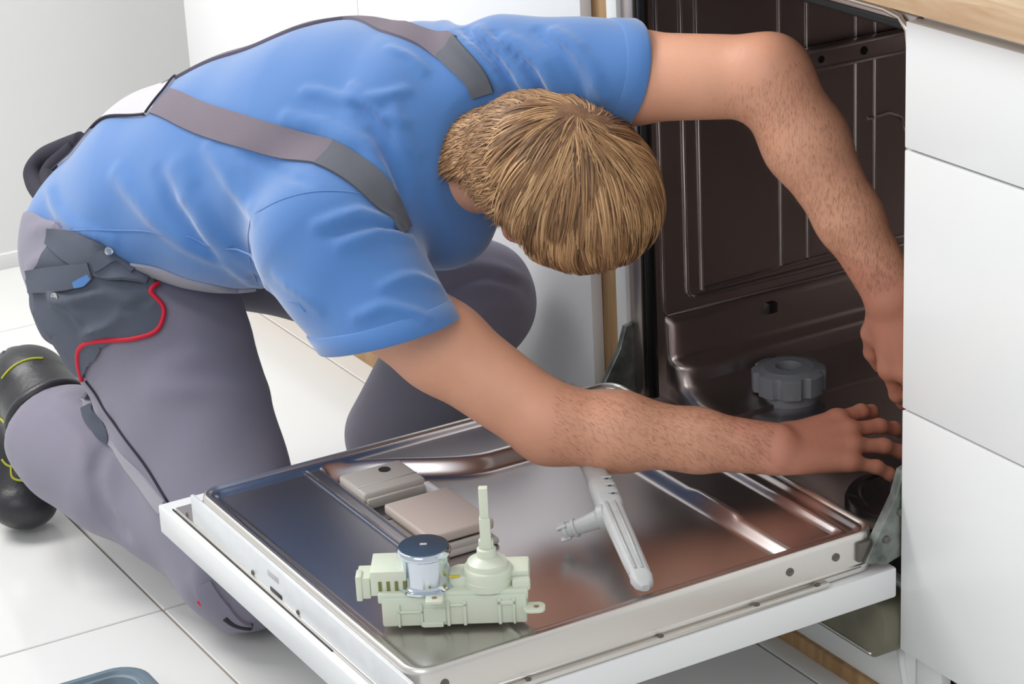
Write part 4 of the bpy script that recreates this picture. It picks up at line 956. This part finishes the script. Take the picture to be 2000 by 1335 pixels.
# --- trousers with bib
thR = union([ecap(J['hipR'], J['kneeR'], (0.125, 0.125), (0.088, 0.092), U=(1, .3, .3)), ecap(J['kneeR'], J['ankR'], (0.078, 0.076), (0.083, 0.072), U=(0, 1, 0)), ecap(J['kneeR']*0.35+J['ankR']*0.65+V3(0, 0, 0.01), J['kneeR']*0.12+J['ankR']*0.88, 0.088, 0.085)], 0.03)
thL = union([ecap(J['hipL'], J['kneeL'], 0.118, 0.084), ecap(J['kneeL'], J['ankL'], 0.080, 0.080)], 0.03)
pel = union([ecap(J['pelvis'], J['waist'], (0.168, 0.135), (0.165, 0.130), U=LATP), ecap(J['hipR'], J['hipL'], 0.13, 0.13)], 0.05)
wcut = plane((-0.3610, -0.6490, 0.5190), (-0.0448, 0.7568, 0.6451))
TF = [
 (-0.013000000000000001, 0.01, [(-0.2945, -0.6333, 0.2235), (-0.3022, -0.6383, 0.2183), (-0.3002, -0.6422, 0.2126), (-0.3006, -0.6486, 0.2059), (-0.2988, -0.6525, 0.2002), (-0.2957, -0.6557, 0.1936), (-0.2946, -0.6593, 0.1876), (-0.2908, -0.6627, 0.1780), (-0.2867, -0.6630, 0.1719), (-0.2819, -0.6635, 0.1628), (-0.2781, -0.6637, 0.1533), (-0.2745, -0.6627, 0.1454), (-0.2691, -0.6602, 0.1399), (-0.2634, -0.6577, 0.1313), (-0.2558, -0.6549, 0.1253), (-0.2471, -0.6523, 0.1198), (-0.2340, -0.6492, 0.1181)]),
 (0.0078000000000000005, 0.012, [(-0.4506, -0.6426, 0.2430), (-0.4312, -0.6432, 0.2415), (-0.4200, -0.6391, 0.2413), (-0.4073, -0.6377, 0.2405), (-0.3963, -0.6335, 0.2403), (-0.3852, -0.6294, 0.2402), (-0.3766, -0.6234, 0.2410), (-0.2770, -0.6457, 0.2813), (-0.2566, -0.6451, 0.2885)]),
 (0.006500000000000001, 0.01, [(-0.4320, -0.6653, 0.2338), (-0.4134, -0.6623, 0.2321), (-0.3906, -0.6607, 0.2288), (-0.3694, -0.6588, 0.2250), (-0.3553, -0.6579, 0.2216), (-0.3382, -0.6580, 0.2163), (-0.3302, -0.6596, 0.2118), (-0.3205, -0.6616, 0.2047), (-0.3142, -0.6626, 0.1995)]),
 (0.006500000000000001, 0.008, [(-0.4361, -0.6611, 0.4956), (-0.4212, -0.6583, 0.4995), (-0.4092, -0.6545, 0.5055), (-0.3956, -0.6514, 0.5089), (-0.3831, -0.6479, 0.5120), (-0.3754, -0.6461, 0.5134), (-0.4129, -0.6266, 0.4996), (-0.4117, -0.6240, 0.4986), (-0.4101, -0.6200, 0.4978)]),
 (0.006500000000000001, 0.009, [(-0.4220, -0.6745, 0.4503), (-0.4063, -0.6719, 0.4578), (-0.3999, -0.6706, 0.4600), (-0.3866, -0.6673, 0.4667), (-0.3744, -0.6637, 0.4730), (-0.3688, -0.6623, 0.4749), (-0.3561, -0.6589, 0.4781), (-0.3489, -0.6570, 0.4795), (-0.3378, -0.6532, 0.4822)]),
 (0.005200000000000001, 0.009, [(-0.4019, -0.6779, 0.3983), (-0.3824, -0.6787, 0.3965), (-0.3804, -0.6783, 0.3896), (-0.3693, -0.6775, 0.3859), (-0.3586, -0.6756, 0.3810), (-0.3435, -0.6719, 0.3746), (-0.3367, -0.6688, 0.3650), (-0.3207, -0.6644, 0.3578), (-0.3068, -0.6604, 0.3478)]),
 (0.0078000000000000005, 0.01, [(-0.1594, -0.1954, 0.4041), (-0.1510, -0.1799, 0.4081), (-0.1451, -0.1664, 0.4111), (-0.1393, -0.1496, 0.4141), (-0.1337, -0.1360, 0.4137), (-0.1267, -0.1213, 0.4093), (-0.1221, -0.1070, 0.4019), (-0.1207, -0.0924, 0.3920), (-0.1287, -0.0691, 0.3781)]),
 (0.0078000000000000005, 0.01, [(-0.1368, -0.1920, 0.3738), (-0.1306, -0.1837, 0.3782), (-0.1249, -0.1719, 0.3857), (-0.1185, -0.1588, 0.3890), (-0.1161, -0.1485, 0.3919), (-0.1126, -0.1370, 0.3907), (-0.1095, -0.1253, 0.3860), (-0.1085, -0.1124, 0.3804), (-0.1100, -0.0980, 0.3738)]),
 (-0.006500000000000001, 0.008, [(-0.1481, -0.1946, 0.3896), (-0.1398, -0.1824, 0.3935), (-0.1339, -0.1706, 0.3979), (-0.1277, -0.1573, 0.4010), (-0.1236, -0.1429, 0.4033), (-0.1181, -0.1325, 0.3996), (-0.1145, -0.1160, 0.3938), (-0.1144, -0.1025, 0.3879), (-0.1185, -0.0815, 0.3756)]),
 (0.006500000000000001, 0.01, [(-0.1190, -0.1813, 0.3402), (-0.1129, -0.1729, 0.3480), (-0.1073, -0.1610, 0.3555), (-0.1047, -0.1508, 0.3617), (-0.1032, -0.1401, 0.3643), (-0.1023, -0.1289, 0.3633), (-0.1023, -0.1187, 0.3605), (-0.1044, -0.1041, 0.3570), (-0.1082, -0.0902, 0.3507)]),
 (0.0078000000000000005, 0.008, [(-0.0451, -0.6092, 0.0939), (-0.0422, -0.6060, 0.0876), (-0.0418, -0.6050, 0.0830), (-0.0397, -0.6015, 0.0763), (-0.0400, -0.6002, 0.0714), (-0.0358, -0.5931, 0.0640), (-0.0342, -0.5894, 0.0600), (-0.0307, -0.5833, 0.0571), (-0.0284, -0.5755, 0.0519)]),
 (0.0078000000000000005, 0.008, [(-0.0646, -0.6202, 0.1106), (-0.0572, -0.6175, 0.1019), (-0.0517, -0.6141, 0.0952), (-0.0517, -0.6129, 0.0842), (-0.0484, -0.6087, 0.0764), (-0.0466, -0.6051, 0.0695), (-0.0456, -0.6011, 0.0621), (-0.0454, -0.5957, 0.0525), (-0.0473, -0.5906, 0.0435)]),
 (0.005200000000000001, 0.016, [(-0.1953, -0.5732, 0.3649), (-0.1887, -0.5564, 0.3637), (-0.1875, -0.5386, 0.3648), (-0.1875, -0.5203, 0.3623), (-0.1916, -0.5035, 0.3612), (-0.2011, -0.4844, 0.3612), (-0.2158, -0.4643, 0.3605), (-0.2384, -0.4440, 0.3567), (-0.2724, -0.4247, 0.3483)]),
 (0.005200000000000001, 0.014, [(-0.1878, -0.6012, 0.3301), (-0.1762, -0.5851, 0.3297), (-0.1663, -0.5664, 0.3267), (-0.1609, -0.5491, 0.3250), (-0.1574, -0.5310, 0.3225), (-0.1551, -0.5092, 0.3164), (-0.1593, -0.4877, 0.3105), (-0.1729, -0.4622, 0.3006), (-0.2123, -0.4313, 0.2796)])]
ankcut = plane((-0.5190, -0.6620, 0.1650), (-0.3980, -0.1000, 0.0830))
def trouf(P):
    p = np.maximum(pel(P), wcut(P))
    r = np.maximum(thR(P), ankcut(P))
    d = smin(r, thL(P), 0.02); d = smin(d, p, 0.05)
    d = np.maximum(d, 0.006-P[:, 2])
    return d-fold_field(P, TF)-wob(P, 21, 0.0014, 2.0)
trou = sdf_obj('overalls', trouf, (-0.74, -0.76, 0.0), (0.06, 0.14, 0.68), 0.0052, M['trouser'], man)

def patch(name, bvh, bnd, material, parent, lift=0.0025, folds=(), cuts=3):
    """flat-cut piece of cloth laid onto a surface"""
    pts = catmull(bnd+[bnd[0]], 4)[:-1]
    bm = bmesh.new(); vs_ = [bm.verts.new(p) for p in pts]; f0 = bm.faces.new(vs_)
    bmesh.ops.triangulate(bm, faces=[f0], ngon_method='EAR_CLIP')
    for _ in range(cuts):
        es = [e for e in bm.edges if not e.is_boundary and e.calc_length() > 0.0065]
        if not es: break
        bmesh.ops.subdivide_edges(bm, edges=es, cuts=1); bmesh.ops.triangulate(bm, faces=bm.faces)
        bmesh.ops.beautify_fill(bm, faces=bm.faces, edges=bm.edges)
    base = {}
    for v in bm.verts:
        l, nn, _, dd = bvh.find_nearest(v.co); base[v] = (l, nn)
    allp = np.array([tuple(base[v][0]) for v in bm.verts])
    ff = fold_field(allp, folds) if folds else np.zeros(len(allp))
    for v, o in zip(list(bm.verts), ff):
        l, nn = base[v]; v.co = l+nn*(lift+o*(0.0 if v.is_boundary else 1.0))
    bnde = [e for e in bm.edges if e.is_boundary]
    r = bmesh.ops.extrude_edge_only(bm, edges=bnde)
    for v in [g for g in r['geom'] if isinstance(g, bmesh.types.BMVert)]:
        l, nn, _, dd = bvh.find_nearest(v.co); v.co = l-nn*0.002
    return bm_obj(name, bm, material, parent, angle=55)
bs = bvh_of(shirt); bt = bvh_of(trou)
ribbon('shoulder_strap', bs, R_strapN, [0.0215, 0.021, 0.020, 0.019, 0.0185], 0.0022, M['strap'], trou, lift=0.002)
ribbon('strap_tab', bs, R_tabN, [0.0190, 0.0185, 0.018, 0.0165, 0.015], 0.0030, M['strap_tab'], trou, lift=0.002)
ribbon('shoulder_strap', bs, R_strapF, [0.018]*9, 0.0022, M['strap'], trou, lift=0.002)
ribbon('strap_tab', bs, R_tabF, [0.017, 0.016, 0.015, 0.014], 0.0030, M['strap_tab'], trou, lift=0.002)
patch('back_yoke', bs, R_yoke, M['yoke'], trou, lift=0.0035)['label'] = 'light grey back yoke where the straps meet'
cord('yoke_edge', bs, R_yokeedge, 0.0022, M['navy'], trou, lift=0.003)
cord('strap_joint', bs, R_joint, 0.0016, M['navy'], trou, lift=0.005)
ribbon('bib_side', bs, R_bib, [0.004, 0.014, 0.018, 0.018, 0.014, 0.010], 0.003, M['trouser_l'], trou, lift=0.002)
cord('sleeve_seam', bs, R_seamR, 0.0013, M['shirt'], shirt, lift=0.0)
cord('side_seam', bs, R_side, 0.0012, M['shirt'], shirt, lift=0.0)
bm = bmesh.new(); add_tube(bm, catmull(R_wband, 6), 0.0145, 12); add_tube(bm, catmull(R_wband2, 6), 0.016, 12)
bm_obj('waistband', bm, M['navy'], trou, smooth=True)
pk = patch('hip_pocket', bt, R_pocket, M['pocket'], trou, lift=0.006, cuts=7,
      folds=[(0.010, 0.008, R_pfold[0:3]), (0.010, 0.007, R_pfold[3:6]), (-0.006, 0.006, R_pfold[1:5]), (0.010, 0.009, R_pfold[6:9])])
pk['label'] = 'slate grey hip pocket edged in red'
cord('red_piping', bt, R_piping, 0.0034, M['red'], trou, lift=0.0055)
ribbon('waist_panel', bt, R_wpanel, [0.010, 0.020, 0.022, 0.020, 0.012], 0.003, M['pocket'], pk, lift=0.006)
ribbon('pocket_flap', bt, R_flap, [0.015, 0.017, 0.016, 0.011], 0.004, M['pocket'], pk, lift=0.009)
ribbon('pocket_flap', bt, R_flap2, [0.010, 0.013, 0.012], 0.004, M['pocket'], pk, lift=0.008)
ribbon('pocket_lining', bt, R_lining, [0.004, 0.006, 0.004], 0.001, M['shirt'], pk, lift=0.012)
for p in R_snap:
    l, nn, _, dd = bt.find_nearest(Vector(p))
    lathe('snap_button', [(0.0062, 0), (0.0060, 0.0020), (0.0042, 0.0022), (0.0036, 0.0012), (0.0012, 0.0012), (0.0008, 0.0020)], M['snap'], pk, mx=frame(l+nn*0.016, nn.orthogonal(), nn), seg=20)
cord('leg_seam', bt, R_seam, 0.0020, M['navy'], trou, lift=0.0008)
ribbon('leg_strip', bt, R_strip, [0.008, 0.011, 0.012, 0.012, 0.011], 0.0020, M['trouser_l'], trou, lift=0.001)
ribbon('strip_patch', bt, R_strippatch, [0.009, 0.011, 0.012], 0.0035, M['pocket'], trou, lift=0.0015)
cord('red_piping', bt, R_kneered, 0.0030, M['red'], trou, lift=0.001)
ribbon('knee_patch', bt, R_kneepatch, [0.012, 0.018, 0.020], 0.003, M['trouser'], trou, lift=0.002)
cord('knee_binding', bt, R_kneedark, 0.0060, M['navy'], trou, lift=0.001)
cord('red_piping', bt, R_hipred, 0.0028, M['red'], trou, lift=0.001)

# --- shoes
shR_ = union([ecap(J['heelR'], J['ballR'], (0.050, 0.046), (0.052, 0.046), U=(0, 1, 0)), ecap(J['ballR'], J['toeR'], (0.052, 0.046), (0.048, 0.036), U=(0, 1, 0)),
             ecap(J['heelR']*0.7+J['ankR']*0.3, J['ankR']*0.75+J['heelR']*0.25, 0.058, 0.066)], 0.03)
def shoeRf(P):
    d = np.maximum(shR_(P), 0.008-P[:, 2])
    return d
shoe = sdf_obj('shoe', shoeRf, (-0.78, -0.78, 0.0), (-0.40, -0.54, 0.34), 0.004, M['leather'], man)
shoe['label'] = 'black leather work shoe with lime stitching, toe on the floor'
shL_ = union([ecap(J['ankL']+V3(-0.04, 0, -0.01), J['toeL'], (0.045, 0.042), (0.045, 0.034), U=(0, 1, 0)), ecap(J['ankL'], J['ankL']+V3(0.0, 0, 0.05), 0.05, 0.052)], 0.03)
bsh = bvh_of(shoe)
for pth in (R_lime1, R_lime2, R_lime3, R_lime4): cord('lime_stitching', bsh, pth, 0.0019, M['lime'], shoe, lift=0.0006)
SD = nrm(J['heelR']-J['ankR']+V3(0, 0, -0.02))
ax_s = nrm(J['toeR']-J['heelR']); SD = nrm(SD-ax_s*SD.dot(ax_s))
solef0 = union([ecap(J['heelR'], J['ballR'], (0.054, 0.060), (0.056, 0.060), U=(0, 1, 0)), ecap(J['ballR'], J['toeR'], (0.056, 0.060), (0.052, 0.050), U=(0, 1, 0))], 0.02)
def solef(P):
    t = (P-J['heelR'])@SD
    return np.maximum(np.maximum(solef0(P), np.maximum(0.034-t, t-0.050)), 0.003-P[:, 2])
sole = sdf_obj('sole', solef, (-0.80, -0.78, 0.0), (-0.46, -0.54, 0.34), 0.004, M['sole'], shoe)
# padded collar round the ankle
cN = nrm(J['ankR']*0.75+J['heelR']*0.25-J['heelR']); cc = J['ankR']*0.72+J['heelR']*0.28
for k, (o, rr, tr_) in enumerate(((0.0, 0.060, 0.011), (0.018, 0.061, 0.010))):
    u_ = nrm(np.cross(cN, (0, 0, 1))); v_ = np.cross(cN, u_)
    bm = bmesh.new(); ring = []
    for i in range(40):
        a = 2*math.pi*i/40; c_ = cc-cN*(0.004-o)+(u_*math.cos(a)+v_*math.sin(a))*rr; od = u_*math.cos(a)+v_*math.sin(a)
        ring.append([Vector(c_+od*tr_*math.cos(b_)+cN*tr_*math.sin(b_)) for b_ in [2*math.pi*q/10 for q in range(10)]])
    add_loft(bm, ring, closed=True); bm_obj('ankle_padding', bm, M['leather'], shoe, smooth=True)
shoe2 = sdf_obj('shoe', lambda P: np.maximum(shL_(P), 0.004-P[:, 2]), (-0.56, -0.22, 0.0), (-0.26, -0.02, 0.18), 0.005, M['leather'], man)
# --- hair: a fitted base plus combed strands
rnd = random.Random(7)
WH = nrm(np.array((0.3720, -0.0360, 0.9260)))
SK = np.array([0.080, 0.102, 0.094])*HS; SC = hp(0, -0.005, 0.012)
HM = np.array([HR, HF, HU])
def to_h(p): return HM@(p-SC)
def from_h(q): return SC+q@HM
whq = HM@WH; whq = whq/np.linalg.norm(whq/SK)          # whorl point on the skull (head coords)
def hairline(q):
    """>0 inside the haired area (head coords, metres)"""
    f, u, r_ = q[1], q[2], abs(q[0])
    line = u-(0.040+(f-0.095)*0.92)
    ear_gap = math.hypot((f+0.010)/1.0, (u+0.030)/1.2)-0.038 if r_ > 0.05 else 1
    return min(line, ear_gap)
capf0 = ellip(SC, HR, HF, HU, SK+0.0065)
NE = J['neck']*0.72+HC*0.28
nape = ecap(hp(0, -0.035, -0.03), NE, 0.076, 0.070)
def hairf(P):
    q = (P-SC)@HM.T
    d = smin(capf0(P), np.maximum(nape(P), q[:, 0]-0.062), 0.02)
    line = q[:, 2]-(0.036+(q[:, 1]-0.095)*0.92)
    d = np.where(q[:, 1] > -0.03, np.maximum(d, -line*0.75), d)
    d = np.maximum(d, (q[:, 1]+0.035)*0.9*(q[:, 2] < -0.085)-1*(q[:, 2] >= -0.085))
    eg = np.sqrt((q[:, 1]+0.010)**2+((q[:, 2]+0.030)/1.2)**2)-0.037
    d = np.maximum(d, np.where(np.abs(q[:, 0]) > 0.05, -eg, -1))
    return d
mh = mat('hair', rgb(120, 86, 58), 0.55)
nt = mh.node_tree; at_ = nt.nodes.new('ShaderNodeAttribute'); at_.attribute_name = 'tone'
cr_ = nt.nodes.new('ShaderNodeValToRGB'); ce_ = cr_.color_ramp.elements
ce_[0].position = 0.0; ce_[0].color = rgb(92, 64, 42); ce_[1].position = 1.0; ce_[1].color = rgb(214, 172, 124)
em = cr_.color_ramp.elements.new(0.5); em.color = rgb(160, 118, 78)
nt.links.new(at_.outputs['Fac'], cr_.inputs['Fac']); nt.links.new(cr_.outputs['Color'], nt.nodes['Principled BSDF'].inputs['Base Color'])
mhb = mat('hair_base', rgb(132, 96, 66), 0.8, var=0.3, vscale=60, bump=0.5, bscale=300)
hb_ = HC
hair = sdf_obj('hair', hairf, HC-0.16, HC+0.16, 0.0035, mhb, man)
hair['label'] = 'short dark-blond hair with a whorl at the crown'
HV, HFc, HT = [], [], []
def strand(pts, w, tone):
    n = len(pts); b0 = len(HV)
    for i, p in enumerate(pts):
        t = (pts[min(i+1, n-1)]-pts[max(i-1, 0)]); t = t/np.linalg.norm(t)
        out = p-SC; out = out-t*out.dot(t); out = out/np.linalg.norm(out); s = np.cross(t, out)
        ww = w*(0.35+0.65*min(1, 4*i/n))*(1-(i/(n-1))**3*0.92)
        HV.extend([p+s*ww, p+out*ww*0.55, p-s*ww]); HT.extend([tone]*3)
    for i in range(n-1):
        a = b0+3*i
        HFc.extend([(a, a+1, a+4, a+3), (a+1, a+2, a+5, a+4)])
def path(q, length, lift0, lift1, curl, n=9, droop=0.0):
    pts = []; q = q.copy(); st = length/(n-1); sw = curl
    for i in range(n):
        k = i/(n-1)
        nn = q/SK**2; nn = nn/np.linalg.norm(nn)
        lift = lift0+(lift1-lift0)*math.sin(min(1, k*1.3)*math.pi/2)
        pts.append(from_h(q+nn*lift))
        d0 = q-whq; d0 = d0-nn*d0.dot(nn); l = np.linalg.norm(d0); d0 = d0/max(l, 1e-4)
        # away from the whorl, swirling near it, drawn forward on top and down at the nape
        tang = np.cross(nn, d0)
        dr = d0+tang*(sw*math.exp(-l/0.05))+np.array([0, 0, -0.35])*(1 if q[1] < 0.02 else 0.15)
        dr = dr-nn*dr.dot(nn); dr = dr/np.linalg.norm(dr)
        q = q+dr*st
        if hairline(q) > -0.004: q = q/np.linalg.norm(q/SK)
        else: q = q*(1.0)+nn*0.0
    return pts
cl = []
while len(cl) < 900:
    v = np.array([rnd.gauss(0, 1) for _ in range(3)]); v /= np.linalg.norm(v); q = v/np.linalg.norm(v/SK)
    if hairline(q) > 0.0: cl.append(q)
for ci, q in enumerate(cl):
    back = q[1] < -0.045 and q[2] < -0.01
    side_ = q[2] < 0.01 and not back
    L0 = 0.040 if back else (0.028 if side_ else 0.066)
    L0 *= rnd.uniform(0.8, 1.25)
    ct = rnd.uniform(0.15, 0.95); cu = rnd.uniform(0.5, 1.0); l1 = rnd.uniform(0.006, 0.0135)
    if side_ or back: l1 = rnd.uniform(0.005, 0.011); ct *= 0.7
    gp = path(q, L0, 0.005, l1, cu)
    for s in range(14):
        dv = np.array([rnd.gauss(0, 1) for _ in range(3)])*0.0048
        q2 = q+dv; q2 = q2/np.linalg.norm(q2/SK)
        p2 = path(q2, L0*rnd.uniform(0.8, 1.1), 0.005, l1*rnd.uniform(0.75, 1.15), cu)
        def off(a):
            h_ = to_h(a); ln = h_[2]-(0.040+(h_[1]-0.095)*0.92)
            if abs(h_[0]) > 0.050 and math.hypot(h_[1]+0.010, (h_[2]+0.030)/1.2) < 0.037: return True
            return h_[1] > -0.03 and ln < (-0.030 if h_[1] > 0.06 else -0.012)
        cutn = next((i for i, a in enumerate(p2) if off(a)), 9)
        if cutn < 4: continue
        mixp = [a*(1-0.55*(i/8)**1.2)+b_*(0.55*(i/8)**1.2) for i, (a, b_) in enumerate(zip(p2, gp))][:cutn]
        strand(mixp, rnd.uniform(0.0006, 0.0013), min(1, max(0, ct+rnd.gauss(0, 0.16))))
# short hair down the back of the neck, tufted where it meets the collar
bh = bvh_of(hair); nd = nrm(NE-hp(0, -0.035, -0.03)); nc = hp(0, -0.035, -0.03); nl = np.linalg.norm(NE-nc)
nu = nrm(np.cross(nd, HR)); nv = np.cross(nd, nu)
k = 0
while k < 7500:
    t = rnd.uniform(-0.45, 1.0); a = rnd.uniform(0, 2*math.pi)
    p = nc+nd*(nl*t+0.03*(t > 0.9)*rnd.random())+(nu*math.cos(a)+nv*math.sin(a))*0.075
    if (p-nc)@HF > 0.012 or (p-nc)@HR > 0.064: continue
    l, nn, _, dd = bh.find_nearest(Vector(p)); p = np.array(l); nn = np.array(nn)
    if to_h(p)[1] > -0.035: k += 1; continue
    k += 1
    L0 = rnd.uniform(0.024, 0.042); dd_ = nd+HR*0.35*((p-nc)@HR)/0.07+np.array([rnd.gauss(0, .16) for _ in range(3)])
    dd_ = nrm(dd_-nn*dd_.dot(nn)+nn*(0.08+0.22*(t > 0.75)))
    strand([p+dd_*L0*s+nn*(0.0015+0.003*math.sin(s*2.6)) for s in (0, .25, .5, .75, 1)], rnd.uniform(0.0007, 0.0013), min(1, max(0, rnd.gauss(0.5, 0.22))))
me = bpy.data.meshes.new('hair_strands'); me.from_pydata([tuple(v) for v in HV], [], HFc); me.update()
ca = me.attributes.new('tone', 'FLOAT', 'POINT'); ca.data.foreach_set('value', np.array(HT, np.float32))
me.polygons.foreach_set('use_smooth', [True]*len(me.polygons))
hs = link_mesh('hair_strands', me, mh, hair); hs['kind'] = 'stuff'

# fine hair on the forearms
bb = bvh_of(body); AH, AF = [], []
for el_, wr_, n_, side_v in ((J['elR'], J['wrR'], 4200, (0.3, -0.2, 1)), (J['elL'], J['wrL'], 4200, (0.5, -0.6, 0.7))):
    el_ = np.array(el_); wr_ = np.array(wr_); ax_ = nrm(wr_-el_); L_a = np.linalg.norm(wr_-el_)
    for _ in range(n_):
        t = rnd.uniform(0.02, 0.97); dv = nrm(np.array([rnd.gauss(0, 1) for _ in range(3)])); dv = nrm(dv-ax_*dv.dot(ax_)+np.array(side_v)*0.4)
        o_ = el_+ax_*L_a*t+dv*0.09
        h_ = bb.ray_cast(Vector(o_), Vector(-dv), 0.09)
        if h_[0] is None: continue
        p = np.array(h_[0]); nn = np.array(h_[1]); g_ = nrm(ax_*0.8+np.cross(ax_, nn)*0.5+nn*0.28+np.array([rnd.gauss(0, .22) for _ in range(3)]))
        L0 = rnd.uniform(0.005, 0.011); s_ = np.cross(g_, nn)*0.00011; b0 = len(AH)
        q1 = p+g_*L0*0.5; q2 = p+nrm(g_-nn*0.25)*L0
        AH += [p+s_, p-s_, q1+s_*0.8, q1-s_*0.8, q2]; AF += [(b0, b0+1, b0+3, b0+2), (b0+2, b0+3, b0+4)]
ah = mesh_from('forearm_hair', AH, AF, mat('fine_hair', rgb(150, 104, 70), 0.6), body)
ah['kind'] = 'stuff'
